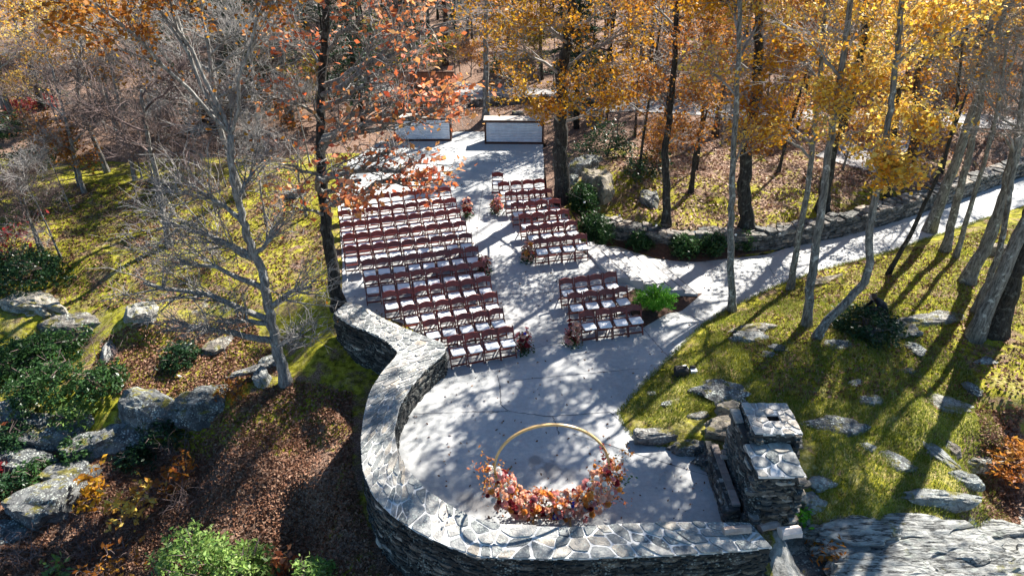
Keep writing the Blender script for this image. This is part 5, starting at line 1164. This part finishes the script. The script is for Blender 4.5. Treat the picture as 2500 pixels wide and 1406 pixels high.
scatter('fallen_leaves', 46000, [([(560, 1000), (700, 930), (860, 960), (860, 1150), (900, 1300), (1000, 1420), (-20, 1440), (-20, 1060), (250, 1120), (400, 1080)], .8), ([(250, 830), (600, 760), (700, 900), (560, 960), (200, 960)], .2)], .085, 'litter', 2, label='brown fallen leaves covering the shaded slope below the parapet')
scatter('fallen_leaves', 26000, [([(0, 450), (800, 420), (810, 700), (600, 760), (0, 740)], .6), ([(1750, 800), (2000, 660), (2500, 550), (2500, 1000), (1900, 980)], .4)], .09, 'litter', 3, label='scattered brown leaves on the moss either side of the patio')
scatter('fallen_leaves', 3500, [([(2380, 1000), (2500, 1000), (2500, 1300), (2400, 1250)], 1)], .1, 'litter', 13, label='brown leaves lying in the hollow at the right edge')
scatter('grass', 80000, [([(1530, 1000), (1640, 890), (1760, 780), (1900, 730), (2300, 780), (2420, 1000), (2480, 1320), (1980, 1290), (1990, 1080), (1750, 1000), (1600, 1060)], .8), ([(1780, 760), (2150, 640), (2500, 540), (2500, 800), (1900, 760)], .2)], .08, 'grass', 4, lift=0, stand=True, label='short dry grass and moss on the lawn right of the patio', cat='grass')
def grass_fringe():
    rs_ = np.random.RandomState(12); P = []
    for i in range(20, 32):
        a, b = CPOLY[i], CPOLY[i + 1]; n_ = int((b - a).length * 260)
        for _ in range(n_): q = a.lerp(b, rs_.rand()); P.append((q.x + rs_.normal(0, .05), q.y + rs_.normal(0, .05)))
    P = np.array(P); Z = np.array([hc(x, y) for x, y in P]); B = np.stack([P[:, 0], P[:, 1], Z - .01], 1); n_ = len(B); L = .07 * rs_.uniform(.5, 1.5, n_); a = rs_.uniform(0, 6.28, n_)
    sx = np.stack([np.cos(a), np.sin(a), 0 * a], 1) * .012; tip = B + np.stack([rs_.normal(0, .5, n_) * L, rs_.normal(0, .5, n_) * L, L], 1)
    V = np.stack([B - sx, B + sx, tip], 1).reshape(-1, 3); o = link('grass', quick_mesh('grass', V, np.arange(n_ * 3).reshape(-1, 3), M['grass']), kind='stuff'); tag(o, 'ragged fringe of grass along the edge of patio and path', 'grass', kind='stuff')
grass_fringe()
def slab_litter():
    rs_ = np.random.RandomState(6); P = []
    while len(P) < 450:
        px, py = rs_.uniform(850, 1780), rs_.uniform(350, 1270); p = onc(px, py); ins, _ = poly_dist(np.array([p.x]), np.array([p.y]), CP2)
        if ins[0]: P.append((p.x, p.y, p.z + .02))
    V, F = leaf_arrays(np.array(P), .07, rs_, up=.05); o = link('fallen_leaves', quick_mesh('fallen_leaves', V, F, M['litter']), kind='stuff'); tag(o, 'few dark dead leaves scattered over the pale concrete', 'leaves', kind='stuff')
slab_litter()
# ------------------------------------------------------------------ flowers
def rose_mesh(mat):
    mb = MB()
    for ring, (r, z0, z1, n, tilt) in enumerate(((1, .0, .55, 6, .55), (.7, .1, .72, 5, .3), (.4, .2, .8, 4, .1))):
        for k in range(n):
            a = 2 * math.pi * (k + .5 * ring) / n; w_ = math.pi / n * 1.25
            def q(rr_, an, z): return (rr_ * math.cos(an), rr_ * math.sin(an), z)
            mb.add([q(r * .35, a - w_ * .6, z0), q(r * .35, a + w_ * .6, z0), q(r, a + w_, z1 * .85), q(r * (1 + tilt * .2), a, z1), q(r, a - w_, z1 * .85)], [(0, 1, 2, 3, 4)])
    mb.tube([(0, 0, .2), (0, 0, .7)], [.3, .2], 6); return mb.me('rose', M[mat], True)
ROSE = {k: rose_mesh('petal_' + k) for k in ('peach', 'pink', 'white', 'orange', 'burgundy', 'blue')}
def blooms(t, centers, mix, rr, size, name='rose'):
    for c, nrm in centers:
        k = rr.choice(mix); s = size * rr.choice((.55, .75, .9, 1.1, 1.3)) * (.7 if k in ('white', 'blue') else 1); o = link(name if k not in ('white',) else 'white_bloom', ROSE[k], t, loc=c); o.scale = (s, s, s)
        o.rotation_euler = Vector(nrm).to_track_quat('Z', 'Y').to_euler()
def leaf_spray(t, pts, mat, size, seed, name='foliage', asp=.45):
    V, F = leaf_arrays(np.array(pts), size, np.random.RandomState(seed), asp=asp); link(name, quick_mesh(name, V, F, M[mat]), t, kind='stuff')
def aisle_flowers(px, py, label, seed, h=.62, w_=.26, mix=('peach', 'pink', 'orange', 'burgundy', 'peach')):
    p = onc(px, py); rr = random.Random(seed); t = empty('flower_arrangement', tuple(p), label, 'flowers', 'flower arrangements along the aisle')
    v = MB(); v.tube([(0, 0, 0), (0, 0, .08), (0, 0, .16)], [.07, .09, .08], 10); v.build('vase', M['bag'], t)
    C = []
    for _ in range(30):
        a = rr.uniform(0, 6.28); u = rr.random(); r = w_ * rr.uniform(.25, 1) * (1 - .35 * u); z = .14 + h * u; d = Vector((math.cos(a), math.sin(a) - .3, .5 + u)).normalized(); C.append((Vector((r * math.cos(a), r * math.sin(a), z)), d))
    blooms(t, C, mix, rr, .068)
    P = []; Q = []
    for _ in range(330):
        a = rr.uniform(0, 6.28); u = rr.random(); r = w_ * rr.uniform(.1, 1.0); P.append((r * math.cos(a), r * math.sin(a), .08 + h * u * (1.05 - .3 * r / w_)))
    for _ in range(160): a = rr.uniform(0, 6.28); r = w_ * rr.uniform(.3, 1.4); Q.append((r * math.cos(a), r * math.sin(a) - .05, rr.uniform(.03, .25)))
    leaf_spray(t, P[:200], 'leaf_crimson', .08, seed); leaf_spray(t, P[200:] + Q, 'leaf_green', .085, seed + 1, 'greenery')
for i, (px, py, lab, mix) in enumerate([(1278, 858, 'burgundy and peach flowers with blue sprig at left front row end', ('peach', 'pink', 'burgundy', 'blue', 'burgundy')), (1398, 840, 'peach and red flowers with trailing greenery at lower right front row', ('peach', 'pink', 'burgundy', 'peach')), (1182, 668, 'coral and dark red flowers midway along the left aisle side', ('peach', 'burgundy', 'pink', 'burgundy')), (1288, 638, 'pink and orange flowers at the upper right front row end', ('peach', 'orange', 'pink', 'peach')), (1140, 530, 'dark red flowers at the rear of left aisle side', ('burgundy', 'peach', 'burgundy')), (1212, 520, 'coral flowers at the rear of right aisle side', ('pink', 'peach', 'orange'))]):
    aisle_flowers(px, py, lab, 700 + i, mix=mix)
def build_arch():
    rr = random.Random(55); cx, cy = .85, 10.72; Rr = 1.22; zc = 1.36
    t = empty('circle_arch', (cx, cy, 0), 'large golden hoop arch standing before the parapet', 'arch')
    mb = MB(); n = 72; v = []
    for i in range(n):
        a = 2 * math.pi * i / n
        for (dr, dy) in ((-.024, -.024), (.024, -.024), (.024, .024), (-.024, .024)): v.append(((Rr + dr) * math.cos(a), dy, zc + (Rr + dr) * math.sin(a)))
    f = []
    for i in range(n):
        for k in range(4): a_ = i * 4; b_ = ((i + 1) % n) * 4; f.append((a_ + k, a_ + (k + 1) % 4, b_ + (k + 1) % 4, b_ + k))
    mb.add(v, f); mb.build('hoop', M['gold_hoop'], t)
    for sx in (-.38, .43):
        mb = MB(); mb.bar((sx, .5, .02), (sx, -.75, .02), .05, .035); mb.build('foot', M['gold_hoop'], t)
        mb = MB(); mb.bar((sx, 0, .03), (sx, 0, .28), .045, .045, Vector((0, 1, 0))); mb.build('foot_post', M['gold_hoop'], t)
    g = empty('floral_garland', (cx, cy, 0), 'autumn flower garland of roses and rust foliage on the hoop base', 'flowers'); C = []; P = {'leaf_rust': [], 'leaf_red': [], 'leaf_green': [], 'leaf_dark': [], 'leaf_crimson': []}
    # density follows the lower arc; two shoulders reach up the sides
    def spine(u):
        # u 0..1 from left shoulder round the bottom to the right shoulder
        a = math.radians(192 + (352 + 6 - 192) * u); x = Rr * math.cos(a); z = zc + Rr * math.sin(a); z = max(z, .32)
        return x, z
    for _ in range(2300):
        u = rr.random(); x, z = spine(u); side = max(0, abs(u - .5) * 2 - .45); rad = .2 + .2 * side; a = rr.uniform(0, 6.28); q = rad * math.sqrt(rr.random()) * 1.35
        p = (x * (1.0 + .06 * side) + q * math.cos(a), rr.gauss(-.02, .13 + .04 * side), max(.03, z + q * math.sin(a) * 1.05)); low = p[2] < .3
        k = rr.choices(['leaf_rust', 'leaf_red', 'leaf_green', 'leaf_dark', 'leaf_crimson'], (6, 5, 1.2, 2, 1.2) if not low else (3, 1, 1, 4, 4))[0]; P[k].append(p)
    # wisps
    for (wx, wz, dx, dz, k) in ((-1.25, 1.5, -.3, .45, 'leaf_rust'), (-1.3, 1.3, -.4, .25, 'leaf_red'), (1.2, 1.6, .35, .35, 'leaf_rust'), (1.25, 1.4, .45, .5, 'leaf_rust'), (1.1, 1.7, -.05, .4, 'leaf_crimson'), (1.2, .6, .5, -.2, 'leaf_rust'), (1.3, .45, .5, -.1, 'leaf_red'), (1.3, 1.0, .45, .1, 'leaf_green'), (-.25, .5, 0, .35, 'leaf_rust'), (.6, .5, 0, .35, 'leaf_red'), (-.6, .4, -.2, -.2, 'leaf_dark')):
        for _ in range(24): s = rr.random(); P[k].append((wx + dx * s + rr.gauss(0, .05), rr.gauss(-.05, .06), wz + dz * s + rr.gauss(0, .05)))
    for i, (k, pts) in enumerate(P.items()): leaf_spray(g, pts, k, .078, 80 + i)
    for _ in range(560):
        u = .03 + .94 * rr.random(); x, z = spine(u); side = max(0, abs(u - .5) * 2 - .45); rad = .22 + .2 * side; a = rr.uniform(0, 6.28); q = rad * math.sqrt(rr.random()); pos = Vector((x * (1 + .05 * side) + q * math.cos(a), -.26 + rr.gauss(0, .05) + (.08 if z > .9 else 0), max(.06, z + q * math.sin(a))))
        if rr.random() < .5: pos.y = rr.uniform(-.1, .12); pos.z = z + rad * rr.uniform(.75, 1.15)
        d = Vector((rr.gauss(0, .35), -.6 + rr.gauss(0, .3), .75)).normalized(); C.append((pos, d))
    blooms(g, C, ('peach', 'white', 'pink', 'white', 'orange', 'peach', 'white', 'peach', 'white', 'orange', 'burgundy'), rr, .063)
    blooms(g, [(Vector((.12 + rr.uniform(-.08, .08), -.3, .12 + rr.uniform(0, .2))), (0, -.7, .7)) for _ in range(5)] + [(Vector((.4 + rr.uniform(-.1, .1), -.22, .4 + rr.uniform(0, .2))), (0, -.7, .7)) for _ in range(3)], ('blue',), rr, .045)
build_arch()
# ------------------------------------------------------------------ bars, board wall
def build_bar(px, py, width, label, seed, orange=False, rz=0.0):
    p = onc(px, py); p.z = hc(p.x, p.y); t = empty('bar_counter', tuple(p), label, 'bar', 'corrugated metal bars', rz); W, H, D = width, 1.22, .7
    fr = M['frame_wood']
    for name, a, b in (('post', (-W / 2, -.02, 0), (-W / 2 + .09, .06, H)), ('post', (W / 2 - .09, -.02, 0), (W / 2, .06, H)), ('rail', (-W / 2 + .09, -.015, H - .1), (W / 2 - .09, .05, H)), ('rail', (-W / 2 + .09, -.015, 0), (W / 2 - .09, .05, .09)), ('side_panel', (-W / 2, .06, 0), (-W / 2 + .04, D, H - .01)), ('side_panel', (W / 2 - .04, .06, 0), (W / 2, D, H - .01))):
        mb = MB(); mb.box(a, b); mb.build(name, fr, t)
    mb = MB(); n = 12 * 8; v = []; hh = H - .19
    for i in range(n + 1):
        z = .09 + hh * i / n; y = .045 - .045 * abs(math.sin(math.pi * i / 8)) ** .6; v += [(-W / 2 + .09, y, z), (W / 2 - .09, y, z)]
    mb.add(v, [(2 * i, 2 * i + 1, 2 * i + 3, 2 * i + 2) for i in range(n)]); mb.build('corrugated_panel', M['corrugated'], t, True)
    nb = 4
    for k in range(nb):
        y0 = -.05 + (D + .1) * k / nb; mb = MB(); mb.box((-W / 2 - .04, y0, H + .002), (W / 2 + .04, y0 + (D + .1) / nb - .008, H + .04)); mb.build('counter_board', M['counter_orange' if orange else 'counter_wood'], t)
    return t
build_bar(1033, 345, 3.0, 'left bar with corrugated metal front, partly hidden by red leaves', 1, False, .02)
build_bar(1255, 352, 3.05, 'right bar with corrugated metal front and grey board top', 2, False, -.02)
def build_board_wall():
    p = PZ(1040, 262, .95); t = empty('board_wall', (p.x, p.y, gz(p.x, p.y)), 'rust-coloured board wall with orange shelf behind the left bar', 'wall'); W = 3.5; n = 16; rr = random.Random(2)
    for k in range(n):
        x = -W / 2 + W * k / n; mb = MB(); mb.box((x, rr.uniform(-.006, .006), 0), (x + W / n - .008, .03, 1.85 + rr.uniform(-.03, .03))); mb.build('board', M['rust_board'], t)
    for z in (.95, 1.8): mb = MB(); mb.box((-W / 2 - .03, -.05, z), (W / 2 + .03, -.012, z + .07)); mb.build('rail', M['frame_wood'], t)
    mb = MB(); mb.box((-1.3, -.75, .78), (.5, -.1, .83)); mb.build('shelf', M['counter_orange'], t)
    for x in (-1.25, .42):
        mb = MB(); mb.box((x, -.7, 0), (x + .06, -.64, .78)); mb.build('leg', M['frame_wood'], t)
build_board_wall()
def low_wall():
    t = empty('low_stone_wall', (0, 0, 0), 'low stacked stone edging behind the right bar', 'wall'); rr = random.Random(6); pts = resample([G(x, y) for x, y in [(1150, 262), (1220, 253), (1300, 252), (1380, 255), (1460, 262)]], 30)
    for lay in range(3):
        s = 0
        for i in range(29):
            p = pts[i]; d = (pts[i + 1] - p); me = TPL_DRY[rr.randrange(len(TPL_DRY))]; o = link('stone', me, t); L = d.length * 1.02
            o.matrix_basis = Matrix.Translation(Vector((p.x, p.y, gz(p.x, p.y) + .08 + .16 * lay)) + d * (.5 if lay % 2 else 0)) @ Matrix.Rotation(math.atan2(d.y, d.x), 4, 'Z') @ Matrix.Diagonal((L, .45, .17, 1))
low_wall()
# ------------------------------------------------------------------ firewood, bag, lights, person
def log(px, py, z, L, r, rz, mat, label):
    p = PZ(px, py, z); rr = random.Random(int(px)); mb = MB(); v = []; n = 7; prof = [(r * rr.uniform(.75, 1.15)) for _ in range(n)]
    pts = []
    for i, x in enumerate((-L / 2, -L / 6, L / 6, L / 2)):
        for k in range(n): a = 2 * math.pi * k / n; q = prof[k] * rr.uniform(.94, 1.06); v.append((x, q * math.cos(a), q * math.sin(a) * .8 + r * .7))
    f = [tuple(range(n))[::-1], tuple(range(3 * n, 4 * n))]
    for i in range(3): f += [(i * n + k, i * n + (k + 1) % n, (i + 1) * n + (k + 1) % n, (i + 1) * n + k) for k in range(n)]
    mb.add(v, f); o = mb.build('split_log', M[mat], None, loc=tuple(p), rot=(0, 0, rz)); tag(o, label, 'log', 'split logs by the fireplace')
log(1798, 1300, WT + .03, .56, .1, .12, 'firewood', 'brown split log lying across the parapet cap')
log(1875, 1290, .62, .42, .1, .25, 'firewood', 'dark split log leaning between parapet and fireplace')
log(1925, 1305, .7, .42, .15, .15, 'firewood_pale', 'sunlit pale split log standing on the green boulder')
def build_bag():
    p = G(1662, 915); z = gz(p.x, p.y); t = empty('camera_bag', (p.x, p.y, z), 'black bag lying on the lawn beside the path edge', 'bag')
    bm = bmesh.new(); bmesh.ops.create_cube(bm, size=1); bmesh.ops.subdivide_edges(bm, edges=bm.edges[:], cuts=3, use_grid_fill=True)
    for v in bm.verts:
        c = v.co; k = 1 - .25 * abs(c.z + .1); v.co = Vector((c.x * .4 * k, c.y * .3 * k, (c.z + .5) * .24 + .03 * mnoise.noise(c * 4)))
    me = bpy.data.meshes.new('body'); bm.to_mesh(me); bm.free(); me.materials.append(M['bag']); me.polygons.foreach_set('use_smooth', [True] * len(me.polygons)); link('body', me, t)
    mb = MB(); mb.tube([(-.12, 0, .22), (-.08, -.02, .3), (.08, -.02, .3), (.12, 0, .22)], .014, 6); mb.build('handle', M['bag'], t)
    mb = MB(); mb.tube([(-.2, -.1, .1), (-.3, -.16, .03), (-.18, -.28, .02), (.05, -.26, .02)], .012, 5); mb.build('strap', M['bag'], t)
    q = Vector((p.x + .12, p.y + .2, z)); mb = MB(); mb.box((-.12, -.09, .0), (.12, .09, .012)); mb.box((-.11, -.08, .013), (.1, .08, .02), .004)
    o = mb.build('paper_stack', M['white_plastic'], None, loc=(q.x, q.y, z + .1), rot=(.2, .1, .4)); tag(o, 'white folded papers behind the black bag', 'papers')
    p = G(1693, 910); t2 = empty('small_case', (p.x, p.y, gz(p.x, p.y)), 'small white box with black lid right of the bag', 'box')
    mb = MB(); mb.box((-.09, -.07, 0), (.09, .07, .1), .004); mb.build('box_body', M['white_plastic'], t2); mb = MB(); mb.box((-.1, .06, .02), (.06, .1, .18), .004); mb.build('lid', M['bag'], t2)
build_bag()
def string_lights():
    a = PY(1385, 470, 25.2); b = PY(1962, 560, 21.5); t = empty('string_lights', (0, 0, 0), 'string of round white bulbs hung across the planting bed', 'lights'); pts = []
    for i in range(25): u = i / 24; p = a.lerp(b, u); p.z -= 1.4 * 4 * u * (1 - u) * .5; pts.append(p)
    mb = MB(); mb.tube(pts, .005, 4); mb.build('wire', M['wire'], t)
    for i in range(2, 24, 4):
        bm = bmesh.new(); bmesh.ops.create_uvsphere(bm, u_segments=10, v_segments=7, radius=.045); me = bpy.data.meshes.new('bulb'); bm.to_mesh(me); bm.free(); me.materials.append(M['bulb']); link('bulb', me, t, loc=pts[i] - Vector((0, 0, .09)))
        mb = MB(); mb.tube([pts[i], pts[i] - Vector((0, 0, .05))], .018, 6); mb.build('socket', M['wire'], t)
string_lights()
def person():
    p = G(2142, 795); p = Vector((p.x + .1, p.y + .25, 0)); z = gz(p.x, p.y)
    t = empty('person', (p.x, p.y, z), 'person in dark clothes crouching behind the dark round shrub', 'person')
    # facing left (-x); pelvis near the heels, back rounded, arms forward
    J = {'pel': (.12, 0, .34), 'sp1': (.08, 0, .5), 'sp2': (-.02, 0, .65), 'ch': (-.16, 0, .76), 'nk': (-.28, 0, .82), 'hd': (-.36, 0, .86)}
    verts = []; edges = []; rad = []
    def add(c, r, par=None):
        verts.append(c); rad.append(r); i = len(verts) - 1
        if par is not None: edges.append((par, i))
        return i
    pel = add(J['pel'], .15); s1 = add(J['sp1'], .145, pel); s2 = add(J['sp2'], .15, s1); ch = add(J['ch'], .15, s2); nk = add(J['nk'], .06, ch)
    hands = []
    for s in (-1, 1):
        hp_ = add((.1, .1 * s, .32), .1, pel); kn = add((-.26, .17 * s, .42), .065, hp_); an = add((.02, .14 * s, .1), .045, kn); add((-.13, .15 * s, .05), .035, an)
        sh = add((-.17, .17 * s, .74), .065, ch); el = add((-.3, .22 * s, .5), .045, sh); wr = add((-.5, .12 * s, .46), .03, el); hands.append((wr, s))
    bm = bmesh.new(); lay = bm.verts.layers.skin.verify(); vv = [bm.verts.new(c) for c in verts]
    for a_, b_ in edges: bm.edges.new((vv[a_], vv[b_]))
    for i, r in enumerate(rad): vv[i][lay].radius = (r, r); vv[i][lay].use_root = i == 0
    me = bpy.data.meshes.new('body'); bm.to_mesh(me); bm.free(); o = bpy.data.objects.new('body', me); COL.objects.link(o)
    sk = o.modifiers.new('skin', 'SKIN')
    sb = o.modifiers.new('sub', 'SUBSURF'); sb.levels = 2; sb.render_levels = 2
    dg = bpy.context.evaluated_depsgraph_get(); me2 = bpy.data.meshes.new_from_object(o.evaluated_get(dg)); bpy.data.objects.remove(o); me2.materials.clear(); me2.materials.append(M['cloth_black']); me2.polygons.foreach_set('use_smooth', [True] * len(me2.polygons)); link('body', me2, t)
    def ell(name, c, r, mat, sub=3, fn=None, rot=None):
        bm = bmesh.new(); bmesh.ops.create_icosphere(bm, subdivisions=sub, radius=1)
        for v in bm.verts:
            q = v.co.copy(); q = fn(q) if fn else q; v.co = Vector((q.x * r[0], q.y * r[1], q.z * r[2]))
        m_ = bpy.data.meshes.new(name); bm.to_mesh(m_); bm.free(); m_.materials.append(M[mat]); m_.polygons.foreach_set('use_smooth', [True] * len(m_.polygons)); return link(name, m_, t, loc=c, rot=rot)
    ell('head', (-.37, 0, .9), (.095, .078, .115), 'skin', fn=lambda q: Vector((q.x - (.18 if q.x < -.85 and abs(q.z + .05) < .25 and abs(q.y) < .3 else 0), q.y * (1 - .15 * max(0, -q.z)), q.z)), rot=(0, -.5, 0))
    ell('hair', (-.345, 0, .925), (.112, .094, .115), 'hair', fn=lambda q: q * (1 + .08 * mnoise.noise(q * 5)), rot=(0, -.3, 0))
    for s in (-1, 1):
        mb = MB(); w_ = Vector((-.5, .12 * s, .46)); mb.tube([w_ + Vector((.04, 0, 0)), w_, w_ + Vector((-.05, 0, -.01)), w_ + Vector((-.085, 0, -.02))], [.024, .028, .036, .03], 8)
        for k in range(4):
            b_ = w_ + Vector((-.08, (k - 1.5) * .018, -.015)); L = (.06, .072, .068, .05)[k]; mb.tube([b_, b_ + Vector((-L * .5, 0, -.006)), b_ + Vector((-L * .85, 0, -.03)), b_ + Vector((-L * .9, 0, -.05))], [.009, .009, .008, .006], 6)
        b_ = w_ + Vector((-.03, -.03 * s, 0)); mb.tube([b_, b_ + Vector((-.035, -.02 * s, -.01)), b_ + Vector((-.06, -.018 * s, -.025))], [.011, .01, .008], 6); mb.build('hand', M['skin'], t, True)
    for s in (-1, 1): mb = MB(); mb.tube([(.06, .15 * s, .04), (-.06, .155 * s, .05), (-.18, .16 * s, .035)], [.045, .05, .035], 8); mb.build('shoe', M['bag'], t, True)
person()
print('objects', len(bpy.data.objects), 'tris', sum(len(m.polygons) * 2 for m in bpy.data.meshes))
